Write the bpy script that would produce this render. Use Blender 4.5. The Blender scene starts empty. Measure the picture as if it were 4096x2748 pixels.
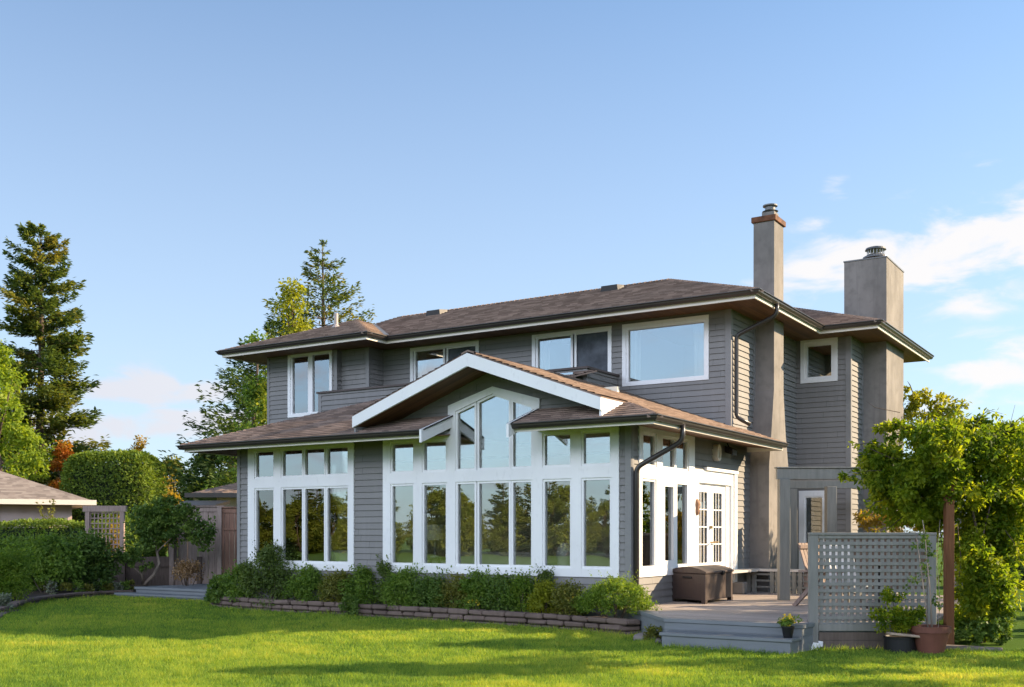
import bpy, bmesh, math, random
import numpy as np
from mathutils import Vector, Matrix

S = bpy.context.scene
COL = S.collection
R = math.radians
rng = np.random.default_rng(7)
random.seed(7)

# ------------------------------------------------------------------ camera, sky, sun, exposure
CAM = Vector((7.492, -15.30, 1.52))
YAW = R(32.48)
F, CX, HY = 4233.0, 2048.0, 2134.6            # focal length and horizon in photograph pixels
cam = bpy.data.cameras.new("camera"); cam_o = bpy.data.objects.new("camera", cam); COL.objects.link(cam_o)
cam_o.location = CAM; cam_o.rotation_euler = (R(90), 0, YAW)
cam.sensor_width = 36; cam.lens = F / 4096 * 36; cam.shift_y = (HY - 1374) / 4096
cam.clip_end = 2000; cam.clip_start = 0.1
S.camera = cam_o
S.render.resolution_x, S.render.resolution_y = 1024, 687
S.view_settings.view_transform = 'Standard'; S.view_settings.look = 'None'
S.view_settings.exposure = 1.25; S.view_settings.gamma = 1.0
S.render.engine = 'CYCLES'
S.cycles.max_bounces = 10; S.cycles.diffuse_bounces = 6; S.cycles.transparent_max_bounces = 24
S.cycles.caustics_reflective = False; S.cycles.caustics_refractive = False

SUN_AZ, SUN_EL = R(40), R(25.5)               # azimuth counter-clockwise from +X
sun_dir = Vector((math.cos(SUN_EL) * math.cos(SUN_AZ), math.cos(SUN_EL) * math.sin(SUN_AZ), math.sin(SUN_EL)))
sl = bpy.data.lights.new("sun", 'SUN'); so = bpy.data.objects.new("sun", sl); COL.objects.link(so)
sl.energy = 5.0; sl.angle = R(0.6); sl.color = (1.0, 0.77, 0.50)
so.rotation_euler = (-sun_dir).to_track_quat('-Z', 'Y').to_euler(); so.location = (40, 30, 40)

W = bpy.data.worlds.new("World"); S.world = W; W.use_nodes = True
NT = W.node_tree; NT.nodes.clear()


def at(px, py, d):
    """world point seen at a photograph pixel, at distance d along the view axis"""
    r = (px - CX) / F * d; z = 1.52 + (HY - py) / F * d
    c, s = math.cos(YAW), math.sin(YAW)
    return Vector((CAM.x + r * c - d * s, CAM.y + r * s + d * c, z))


def build_world():
    N, L = NT.nodes, NT.links

    def n(t, **k):
        x = N.new(t)
        for a, b in k.items(): setattr(x, a, b)
        return x

    def math_(op, a, b=None, c=None, clamp=False):
        x = n('ShaderNodeMath', operation=op); x.use_clamp = clamp
        for i, v in enumerate((a, b, c)):
            if v is None: continue
            if isinstance(v, (int, float)): x.inputs[i].default_value = v
            else: L.new(v, x.inputs[i])
        return x.outputs[0]
    sky = n('ShaderNodeTexSky', sky_type='NISHITA')
    sky.sun_disc = False; sky.sun_elevation = SUN_EL; sky.sun_rotation = R(90) - SUN_AZ
    sky.air_density = 1.0; sky.dust_density = 0.6; sky.ozone_density = 1.6; sky.altitude = 50
    tc = n('ShaderNodeTexCoord')
    sep = n('ShaderNodeSeparateXYZ'); L.new(tc.outputs['Generated'], sep.inputs[0])
    x, y, z = sep.outputs
    az = math_('ARCTAN2', y, x)
    el = math_('ARCSINE', z)
    # cloud banks: (azimuth, elevation, half width, half height, strength, brightness)
    px = [(3620, 1030, 380, 150, .84), (3220, 1100, 300, 80, .60), (3330, 770, 110, 55, .75), (3820, 1000, 300, 170, .82),
          (4130, 900, 150, 150, .85), (3960, 660, 110, 30, .38), (2850, 990, 120, 60, .42), (3240, 895, 110, 36, .5), (2860, 1110, 130, 30, .5),
          (4090, 1480, 320, 110, .9), (640, 1560, 400, 70, .90), (420, 1710, 520, 75, .95), (850, 1690, 330, 65, .90),
          (4000, 1190, 420, 80, .6), (3950, 1330, 300, 40, .4), (3850, 1600, 420, 70, .7)]
    tot = None
    for (cx, cy, hw, hh, st) in px:
        rx = (cx - CX) / F; rz = (HY - cy) / F
        a0 = R(90) + YAW - math.atan(rx); e0 = math.atan(rz / math.hypot(1, rx))
        ra = hw / F / (1 + rx * rx); re = hh / F
        u = math_('MULTIPLY', math_('SUBTRACT', az, a0), 1 / ra)
        v = math_('MULTIPLY', math_('SUBTRACT', el, e0), 1 / re)
        d2 = math_('ADD', math_('MULTIPLY', u, u), math_('MULTIPLY', v, v))
        g = math_('MULTIPLY', math_('EXPONENT', math_('MULTIPLY', d2, -0.8)), st)
        tot = g if tot is None else math_('MAXIMUM', tot, g)
    # broken cloud elsewhere in the sky dome, away from the picture's clear patch
    mp = n('ShaderNodeMapping'); mp.inputs['Scale'].default_value = (1, 1, 2.6)
    L.new(tc.outputs['Generated'], mp.inputs[0])
    big = n('ShaderNodeTexNoise'); big.inputs['Scale'].default_value = 2.2; big.inputs['Detail'].default_value = 3
    L.new(mp.outputs[0], big.inputs['Vector'])
    behind = math_('MULTIPLY', math_('SUBTRACT', math_('MULTIPLY', y, -1.0), 0.1), 1.6, clamp=True)
    low = math_('SUBTRACT', 1.0, math_('MULTIPLY', z, 2.2), clamp=True)
    gen = math_('MULTIPLY', math_('MULTIPLY', behind, low), math_('MULTIPLY', big.outputs[0], .8))
    tot = math_('MAXIMUM', tot, gen)
    no = n('ShaderNodeTexNoise'); no.inputs['Scale'].default_value = 12; no.inputs['Detail'].default_value = 7
    no.inputs['Roughness'].default_value = .56; no.inputs['Distortion'].default_value = .35
    L.new(mp.outputs[0], no.inputs['Vector'])
    dens = math_('ADD', tot, math_('MULTIPLY', math_('SUBTRACT', no.outputs[0], .5), 2.5))
    ss = n('ShaderNodeMapRange', interpolation_type='SMOOTHSTEP')
    ss.inputs['From Min'].default_value = .30; ss.inputs['From Max'].default_value = .86
    L.new(dens, ss.inputs['Value'])
    dens = math_('MULTIPLY', ss.outputs[0], math_('MULTIPLY', math_('MULTIPLY', tot, 2.2, clamp=True), .92), clamp=True)
    # cloud light: bright towards the sun, cool grey away from it
    sd = n('ShaderNodeVectorMath', operation='DOT_PRODUCT'); sd.inputs[1].default_value = sun_dir
    L.new(tc.outputs['Generated'], sd.inputs[0])
    lit = n('ShaderNodeMapRange'); lit.inputs['From Min'].default_value = -.25; lit.inputs['From Max'].default_value = .45
    L.new(sd.outputs['Value'], lit.inputs['Value'])
    cr = n('ShaderNodeMixRGB'); cr.inputs[1].default_value = (4.4, 4.5, 5.0, 1); cr.inputs[2].default_value = (5.8, 5.6, 5.5, 1)
    L.new(lit.outputs[0], cr.inputs[0])
    tint = n('ShaderNodeMixRGB', blend_type='MULTIPLY'); tint.inputs[0].default_value = 1
    tint.inputs[2].default_value = (.66, 1.03, 1.26, 1)
    L.new(sky.outputs[0], tint.inputs[1])
    # thin veil that whitens the sky towards the horizon
    veil = n('ShaderNodeMixRGB'); veil.inputs[2].default_value = (4.85, 5.25, 5.95, 1)
    vf = n('ShaderNodeMapRange'); vf.inputs['From Min'].default_value = .62; vf.inputs['From Max'].default_value = 0
    vf.inputs['To Max'].default_value = .72; L.new(z, vf.inputs['Value']); L.new(vf.outputs[0], veil.inputs[0])
    L.new(tint.outputs[0], veil.inputs[1])
    mix = n('ShaderNodeMixRGB'); L.new(dens, mix.inputs[0]); L.new(veil.outputs[0], mix.inputs[1]); L.new(cr.outputs[0], mix.inputs[2])
    bg = n('ShaderNodeBackground'); bg.inputs['Strength'].default_value = .074
    # added fill light: unseen bright sky band behind the camera, brightening shaded facades
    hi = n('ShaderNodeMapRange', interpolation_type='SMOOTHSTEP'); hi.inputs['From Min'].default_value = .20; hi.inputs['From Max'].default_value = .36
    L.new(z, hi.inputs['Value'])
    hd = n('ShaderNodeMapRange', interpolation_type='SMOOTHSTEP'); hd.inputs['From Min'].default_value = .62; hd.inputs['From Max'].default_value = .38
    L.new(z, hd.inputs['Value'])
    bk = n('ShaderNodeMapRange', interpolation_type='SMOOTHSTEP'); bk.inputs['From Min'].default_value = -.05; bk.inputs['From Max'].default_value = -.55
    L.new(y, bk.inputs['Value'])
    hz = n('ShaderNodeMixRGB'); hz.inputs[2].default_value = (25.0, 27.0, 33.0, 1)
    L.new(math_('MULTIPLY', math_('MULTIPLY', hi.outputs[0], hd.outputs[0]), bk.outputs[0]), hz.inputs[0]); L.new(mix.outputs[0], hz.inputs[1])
    deep = n('ShaderNodeMapRange'); deep.inputs['From Min'].default_value = .47; deep.inputs['From Max'].default_value = .85  # overhead sky dimmed, out of view, to deepen shade on the lawn
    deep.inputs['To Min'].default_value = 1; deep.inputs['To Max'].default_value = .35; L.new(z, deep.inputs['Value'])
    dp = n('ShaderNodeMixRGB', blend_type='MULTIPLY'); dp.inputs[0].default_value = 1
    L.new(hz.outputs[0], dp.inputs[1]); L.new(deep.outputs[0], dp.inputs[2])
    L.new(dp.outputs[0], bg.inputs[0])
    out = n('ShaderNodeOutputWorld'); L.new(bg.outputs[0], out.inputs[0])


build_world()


# ------------------------------------------------------------------ materials
class M_:
    def __init__(s, name):
        s.m = bpy.data.materials.new(name); s.m.use_nodes = True
        s.t = s.m.node_tree; s.N = s.t.nodes; s.L = s.t.links
        s.b = s.N['Principled BSDF']; s.out = s.N['Material Output']
        s.b.inputs['Specular IOR Level'].default_value = .3

    def n(s, t, **k):
        x = s.N.new(t)
        for a, b in k.items(): setattr(x, a, b)
        return x

    def coord(s, kind='Object', scale=(1, 1, 1)):
        tc = s.n('ShaderNodeTexCoord'); mp = s.n('ShaderNodeMapping'); mp.inputs['Scale'].default_value = scale
        s.L.new(tc.outputs[kind], mp.inputs[0]); return mp.outputs[0]

    def noise(s, vec, sc, det=4, rough=.55):
        x = s.n('ShaderNodeTexNoise'); x.inputs['Scale'].default_value = sc; x.inputs['Detail'].default_value = det
        x.inputs['Roughness'].default_value = rough; s.L.new(vec, x.inputs['Vector']); return x.outputs[0]

    def ramp(s, fac, stops):
        x = s.n('ShaderNodeValToRGB'); e = x.color_ramp.elements
        while len(e) < len(stops): e.new(.5)
        for i, (p, c) in enumerate(stops):
            e[i].position = p; e[i].color = (*c, 1)
        s.L.new(fac, x.inputs[0]); return x.outputs[0]

    def mix(s, a, b, f, bt='MIX'):
        x = s.n('ShaderNodeMixRGB', blend_type=bt)
        for i, v in enumerate((f, a, b)):
            if isinstance(v, (int, float)): x.inputs[i].default_value = v
            elif isinstance(v, tuple): x.inputs[i].default_value = (*v, 1)
            else: s.L.new(v, x.inputs[i])
        return x.outputs[0]

    def bump(s, h, st=.3, dist=.01):
        x = s.n('ShaderNodeBump'); x.inputs['Strength'].default_value = st; x.inputs['Distance'].default_value = dist
        s.L.new(h, x.inputs['Height']); s.L.new(x.outputs[0], s.b.inputs['Normal'])

    def col(s, c): s.L.new(c, s.b.inputs['Base Color'])


def mat_paint(name, c, rough=.55, var=.12, sc=2.5, spec=.3, stretch=(1, 1, 1), bump=.08):
    m = M_(name); v = m.coord('Object', stretch)
    a = m.noise(v, sc, 5); b = m.noise(v, sc * 14, 3)
    lo = tuple(x * (1 - var) for x in c); hi = tuple(min(1, x * (1 + var)) for x in c)
    k = m.ramp(a, [(.3, lo), (.7, hi)])
    m.col(m.mix(k, tuple(x * .8 for x in c), m.ramp(b, [(.58, (0, 0, 0)), (.8, (.5, .5, .5))])))
    m.b.inputs['Roughness'].default_value = rough; m.b.inputs['Specular IOR Level'].default_value = spec
    if bump: m.bump(b, bump, .004)
    return m.m


def mat_siding(name, c):
    m = M_(name); v = m.coord('UV', (1.2, 8.7, 1))
    w = m.n('ShaderNodeTexWhiteNoise', noise_dimensions='1D')
    uv = m.coord('UV'); sp = m.n('ShaderNodeSeparateXYZ'); m.L.new(uv, sp.inputs[0])
    fl = m.n('ShaderNodeMath', operation='FLOOR'); dv = m.n('ShaderNodeMath', operation='DIVIDE'); dv.inputs[1].default_value = .115
    m.L.new(sp.outputs[1], dv.inputs[0]); m.L.new(dv.outputs[0], fl.inputs[0]); m.L.new(fl.outputs[0], w.inputs['W'])
    base = m.ramp(w.outputs[0], [(0, tuple(x * .93 for x in c)), (1, tuple(x * 1.07 for x in c))])
    big = m.noise(m.coord('Object'), .8, 4)
    base = m.mix(base, tuple(x * .82 for x in c), m.ramp(big, [(.45, (0, 0, 0)), (.75, (.6, .6, .6))]))

    def mt(op, a, b):
        x = m.n('ShaderNodeMath', operation=op)
        for i_, q in enumerate((a, b)):
            if isinstance(q, (int, float)): x.inputs[i_].default_value = q
            else: m.L.new(q, x.inputs[i_])
        return x.outputs[0]
    # butt joints between board lengths, at a different place in every course
    jt = mt('FRACT', mt('ADD', mt('DIVIDE', sp.outputs[0], 3.1), mt('MULTIPLY', w.outputs[0], 7.3)), 0)
    base = m.mix(base, tuple(x * .25 for x in c), m.ramp(jt, [(0, (1, 1, 1)), (.0011, (1, 1, 1)), (.0016, (0, 0, 0)), (1, (0, 0, 0))]))
    st_ = m.noise(m.coord('UV', (7, .5, 1)), 1.0, 4)
    base = m.mix(base, tuple(x * 1.25 for x in c), m.ramp(st_, [(.52, (0, 0, 0)), (.75, (.5, .5, .5))]))
    gr = m.noise(m.coord('UV', (2.5, 60, 1)), 6, 4)
    m.col(m.mix(base, tuple(x * .86 for x in c), m.ramp(gr, [(.5, (0, 0, 0)), (.8, (.6, .6, .6))])))
    m.b.inputs['Roughness'].default_value = .6
    m.bump(gr, .12, .003)
    return m.m


def mat_shingle(name, c1, c2, c3, e=.14):
    m = M_(name); uv = m.coord('UV'); sp = m.n('ShaderNodeSeparateXYZ'); m.L.new(uv, sp.inputs[0])

    def mt(op, a, b=None):
        x = m.n('ShaderNodeMath', operation=op)
        for i, q in enumerate((a, b)):
            if q is None: continue
            if isinstance(q, (int, float)): x.inputs[i].default_value = q
            else: m.L.new(q, x.inputs[i])
        return x.outputs[0]
    row = mt('FLOOR', mt('DIVIDE', sp.outputs[1], e))
    w1 = m.n('ShaderNodeTexWhiteNoise', noise_dimensions='1D'); m.L.new(row, w1.inputs['W'])
    wav = m.noise(m.coord('UV', (3, 7, 1)), 2.0, 2)
    u = mt('ADD', mt('DIVIDE', sp.outputs[0], .19), mt('ADD', mt('MULTIPLY', w1.outputs[0], 5), mt('MULTIPLY', wav, 1.2)))
    tab = mt('FLOOR', u)
    cb = m.n('ShaderNodeCombineXYZ'); m.L.new(tab, cb.inputs[0]); m.L.new(row, cb.inputs[1])
    w2 = m.n('ShaderNodeTexWhiteNoise', noise_dimensions='2D'); m.L.new(cb.outputs[0], w2.inputs['Vector'])
    base = m.ramp(w2.outputs[0], [(0, c1), (.5, c2), (1, c3)])
    big = m.noise(m.coord('Object'), .7, 5)
    base = m.mix(base, tuple(x * .62 for x in c1), m.ramp(big, [(.52, (0, 0, 0)), (.75, (.65, .65, .65))]))
    gran = m.noise(m.coord('Object'), 160, 2)
    base = m.mix(base, tuple(x * 1.6 for x in c3), m.ramp(gran, [(.6, (0, 0, 0)), (.75, (.5, .5, .5))]))
    m.col(base); m.b.inputs['Roughness'].default_value = .85; m.b.inputs['Specular IOR Level'].default_value = .15
    hb = mt('ADD', mt('MULTIPLY', w2.outputs[0], .6), mt('MULTIPLY', gran, .5))
    m.bump(hb, .35, .006)
    return m.m


def mat_planks(name, c, w=.14, axis=0, rough=.6, dark=.5):
    """boards w wide, grain along the other axis, in UV metres"""
    m = M_(name); uv = m.coord('UV'); sp = m.n('ShaderNodeSeparateXYZ'); m.L.new(uv, sp.inputs[0])
    dv = m.n('ShaderNodeMath', operation='DIVIDE'); dv.inputs[1].default_value = w; m.L.new(sp.outputs[axis], dv.inputs[0])
    fl = m.n('ShaderNodeMath', operation='FLOOR'); m.L.new(dv.outputs[0], fl.inputs[0])
    wn = m.n('ShaderNodeTexWhiteNoise', noise_dimensions='1D'); m.L.new(fl.outputs[0], wn.inputs['W'])
    fr = m.n('ShaderNodeMath', operation='FRACT'); m.L.new(dv.outputs[0], fr.inputs[0])
    g = m.noise(m.coord('UV', (40, 1.5, 1) if axis == 0 else (1.5, 40, 1)), 1.5, 6, .65)
    base = m.ramp(wn.outputs[0], [(0, tuple(x * .78 for x in c)), (.5, c), (1, tuple(min(1, x * 1.25) for x in c))])
    base = m.mix(base, tuple(x * dark for x in c), m.ramp(g, [(.45, (0, 0, 0)), (.75, (.8, .8, .8))]))
    seam = m.ramp(fr.outputs[0], [(0, (1, 1, 1)), (.05, (0, 0, 0)), (.95, (0, 0, 0)), (1, (1, 1, 1))])
    m.col(m.mix(base, tuple(x * .2 for x in c), seam)); m.b.inputs['Roughness'].default_value = rough
    m.bump(m.mix(g, (0, 0, 0), seam), .25, .006)
    return m.m


def mat_wood(name, c, rough=.7, sc=(3, 3, 30)):
    m = M_(name); g = m.noise(m.coord('Object', (sc[2], sc[2], sc[0])), 1.0, 6, .65); b = m.noise(m.coord('Object'), 1.7, 3)
    k = m.ramp(g, [(.3, tuple(x * .65 for x in c)), (.7, tuple(min(1, x * 1.2) for x in c))])
    m.col(m.mix(k, tuple(x * .7 for x in c), m.ramp(b, [(.45, (0, 0, 0)), (.7, (.6, .6, .6))])))
    m.b.inputs['Roughness'].default_value = rough; m.bump(g, .2, .004); return m.m


def mat_stucco(name, c):
    m = M_(name); v = m.coord('Object', (1, 1, .6)); a = m.noise(v, 1.6, 6, .6); b = m.noise(m.coord('Object'), 5, 5); f = m.noise(m.coord('Object'), 70, 3)
    k = m.ramp(a, [(.3, tuple(x * .68 for x in c)), (.55, c), (.75, tuple(min(1, x * 1.18) for x in c))])
    k = m.mix(k, tuple(x * .62 for x in c), m.ramp(b, [(.5, (0, 0, 0)), (.72, (.6, .6, .6))]))
    sk = m.noise(m.coord('Object', (9, 9, .5)), 1.0, 4)
    k = m.mix(k, tuple(x * .6 for x in c), m.ramp(sk, [(.54, (0, 0, 0)), (.75, (.6, .6, .6))]))
    m.col(k); m.b.inputs['Roughness'].default_value = .85; m.bump(f, .25, .008); return m.m


def mat_leaf(name, cols, trans=.42, rough=.55, sc=None):
    m = M_(name); at_ = m.n('ShaderNodeAttribute', attribute_name='rnd')
    k = m.ramp(at_.outputs['Fac'], [(i / (len(cols) - 1), c) for i, c in enumerate(cols)])
    m.col(k); m.b.inputs['Roughness'].default_value = rough; m.b.inputs['Specular IOR Level'].default_value = .25
    tr = m.n('ShaderNodeBsdfTranslucent'); m.L.new(m.mix(k, (1.5, 1.4, .55), 1.0, 'MULTIPLY'), tr.inputs[0])
    mx = m.n('ShaderNodeMixShader'); mx.inputs[0].default_value = trans
    m.L.new(m.b.outputs[0], mx.inputs[1]); m.L.new(tr.outputs[0], mx.inputs[2]); m.L.new(mx.outputs[0], m.out.inputs[0])
    return m.m


def mat_glass(name, base=.26, tint=(.95, .97, .95)):
    m = M_(name); m.N.remove(m.b)
    tr = m.n('ShaderNodeBsdfTransparent'); tr.inputs[0].default_value = (*tint, 1)
    gl = m.n('ShaderNodeBsdfGlossy'); gl.inputs['Roughness'].default_value = 0.0; gl.inputs[0].default_value = (.93, .95, .96, 1)
    # old panes are never perfectly flat: a slow ripple bends the reflection a little
    nz = m.noise(m.coord('Object'), 1.1, 1); bp = m.n('ShaderNodeBump'); bp.inputs['Strength'].default_value = .05; bp.inputs['Distance'].default_value = .05
    m.L.new(nz, bp.inputs['Height']); m.L.new(bp.outputs[0], gl.inputs['Normal'])
    lw = m.n('ShaderNodeFresnel'); lw.inputs[0].default_value = 1.5
    ad = m.n('ShaderNodeMath', operation='MULTIPLY_ADD'); ad.inputs[1].default_value = 1 - base; ad.inputs[2].default_value = base; ad.use_clamp = True
    m.L.new(lw.outputs[0], ad.inputs[0])
    mx = m.n('ShaderNodeMixShader'); m.L.new(ad.outputs[0], mx.inputs[0]); m.L.new(tr.outputs[0], mx.inputs[1]); m.L.new(gl.outputs[0], mx.inputs[2])
    m.L.new(mx.outputs[0], m.out.inputs[0]); return m.m


def mat_grass_base():
    m = M_('lawn'); v = m.coord('Object')
    a = m.noise(v, .35, 4); b = m.noise(v, 3.0, 5); c = m.noise(v, 60, 3)
    k = m.ramp(a, [(.3, (.055, .125, .018)), (.7, (.10, .17, .024))])
    k = m.mix(k, (.06, .11, .014), m.ramp(b, [(.4, (0, 0, 0)), (.75, (.7, .7, .7))]))
    k = m.mix(k, (.11, .10, .03), m.ramp(c, [(.62, (0, 0, 0)), (.8, (.7, .7, .7))]))
    m.col(k); m.b.inputs['Roughness'].default_value = .9; m.b.inputs['Specular IOR Level'].default_value = .05
    m.bump(c, .6, .03); return m.m


MAT = {}
MAT['siding'] = mat_siding('siding', (.208, .201, .194))
MAT['white'] = mat_paint('white_paint', (.80, .80, .80), .45, .05, 1.1, bump=.05, stretch=(1, 1, .5))
MAT['fascia'] = mat_paint('cream_paint', (.68, .63, .55), .5, .05, 1.5, bump=.03)
MAT['corner'] = mat_paint('grey_trim', (.215, .21, .207), .55, .08)
MAT['gutter'] = mat_paint('dark_gutter', (.040, .034, .031), .32, .12, 2, spec=.5, bump=0)
MAT['sidegutter'] = MAT['gutter']
MAT['soffit'] = mat_planks('cedar_soffit', (.15, .075, .035), .09, 0)
MAT['shingle'] = mat_shingle('shingles', (.160, .115, .094), (.235, .172, .140), (.32, .238, .195))
MAT['nshingle'] = mat_shingle('neighbour_shingles', (.15, .13, .12), (.21, .18, .165), (.26, .23, .21))
MAT['stucco'] = mat_stucco('stucco', (.215, .198, .183))
MAT['rust'] = mat_paint('rusty_metal', (.13, .055, .028), .8, .5, 6)
MAT['metal'] = mat_paint('flue_metal', (.12, .12, .12), .4, .25, 5, spec=.6)
MAT['glass'] = mat_glass('window_glass', .21)
MAT['glass_coated'] = mat_glass('coated_glass', .36)
MAT['darkmetal'] = mat_paint('black_metal', (.02, .018, .017), .45, .2)
MAT['deck'] = mat_planks('deck_boards', (.40, .345, .315), .14, 1, .6, .72)
MAT['step'] = mat_paint('blue_grey_paint', (.175, .19, .20), .5, .1, 2, stretch=(1, 1, 6))
MAT['lattice'] = mat_paint('grey_painted_wood', (.215, .21, .19), .65, .14, 3, stretch=(6, 6, .7), bump=.12)
MAT['box'] = mat_paint('brown_plastic', (.060, .043, .038), .5, .15, 3, stretch=(8, 8, 1), bump=.15)
MAT['block'] = mat_stucco('wall_block', (.165, .120, .100))
MAT['soil'] = mat_stucco('soil', (.05, .035, .025))
MAT['terracotta'] = mat_paint('terracotta', (.15, .060, .040), .7, .2, 4)
MAT['blackpot'] = mat_paint('black_pot', (.012, .012, .013), .4, .2, 3)
MAT['cedarpost'] = mat_wood('brown_post', (.17, .072, .030), .75)
MAT['fencewood'] = mat_wood('weathered_fence', (.40, .315, .27), .8)
MAT['redfence'] = mat_wood('cedar_fence', (.36, .21, .15), .8)
MAT['oldwood'] = mat_wood('old_timber', (.15, .115, .095), .85)
MAT['chairwood'] = mat_wood('chair_wood', (.24, .175, .15), .7)
MAT['trellis'] = mat_wood('trellis_wood', (.35, .26, .22), .8)
MAT['bark'] = mat_wood('bark', (.10, .075, .058), .9, (2, 2, 14))
MAT['palebark'] = mat_wood('pale_bark', (.30, .24, .19), .85, (2, 2, 14))
MAT['interior'] = mat_paint('interior_wall', (.86, .78, .62), .8, .03, 1, bump=0)
MAT['ceiling'] = mat_paint('interior_ceiling', (.85, .82, .76), .8, .03, 1, bump=0)
MAT['floor'] = mat_planks('interior_floor', (.46, .33, .21), .12, 1)
MAT['curtain'] = mat_paint('curtain_cloth', (.72, .70, .64), .9, .05, 1, stretch=(1, 1, .3))
MAT['blind'] = mat_paint('dark_screen', (.075, .085, .10), .7, .45, 3.5)
MAT['sofa'] = mat_paint('sofa_cloth', (.62, .56, .48), .9, .1, 3)
MAT['ceramic'] = mat_paint('white_ceramic', (.75, .73, .70), .3, .04, 3, spec=.5, bump=0)
MAT['lampshade'] = mat_paint('lamp_shade', (.72, .72, .68), .8, .03, 3, bump=0)
MAT['brass'] = mat_paint('brass', (.45, .30, .12), .3, .1, 8, spec=.6)
MAT['brass'].node_tree.nodes['Principled BSDF'].inputs['Metallic'].default_value = .8
MAT['carving'] = mat_wood('carved_wood', (.34, .19, .12), .7)
MAT['lawn'] = mat_grass_base()
MAT['beigewall'] = mat_paint('beige_wall', (.50, .40, .36), .7, .06, 2)
MAT['rock'] = mat_stucco('rock', (.22, .19, .17))
MAT['nwall'] = mat_paint('cream_wall', (.55, .52, .43), .6, .05, 2)


# ------------------------------------------------------------------ mesh helpers
WROOT = set()        # things whose parts are written in world coordinates


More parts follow.
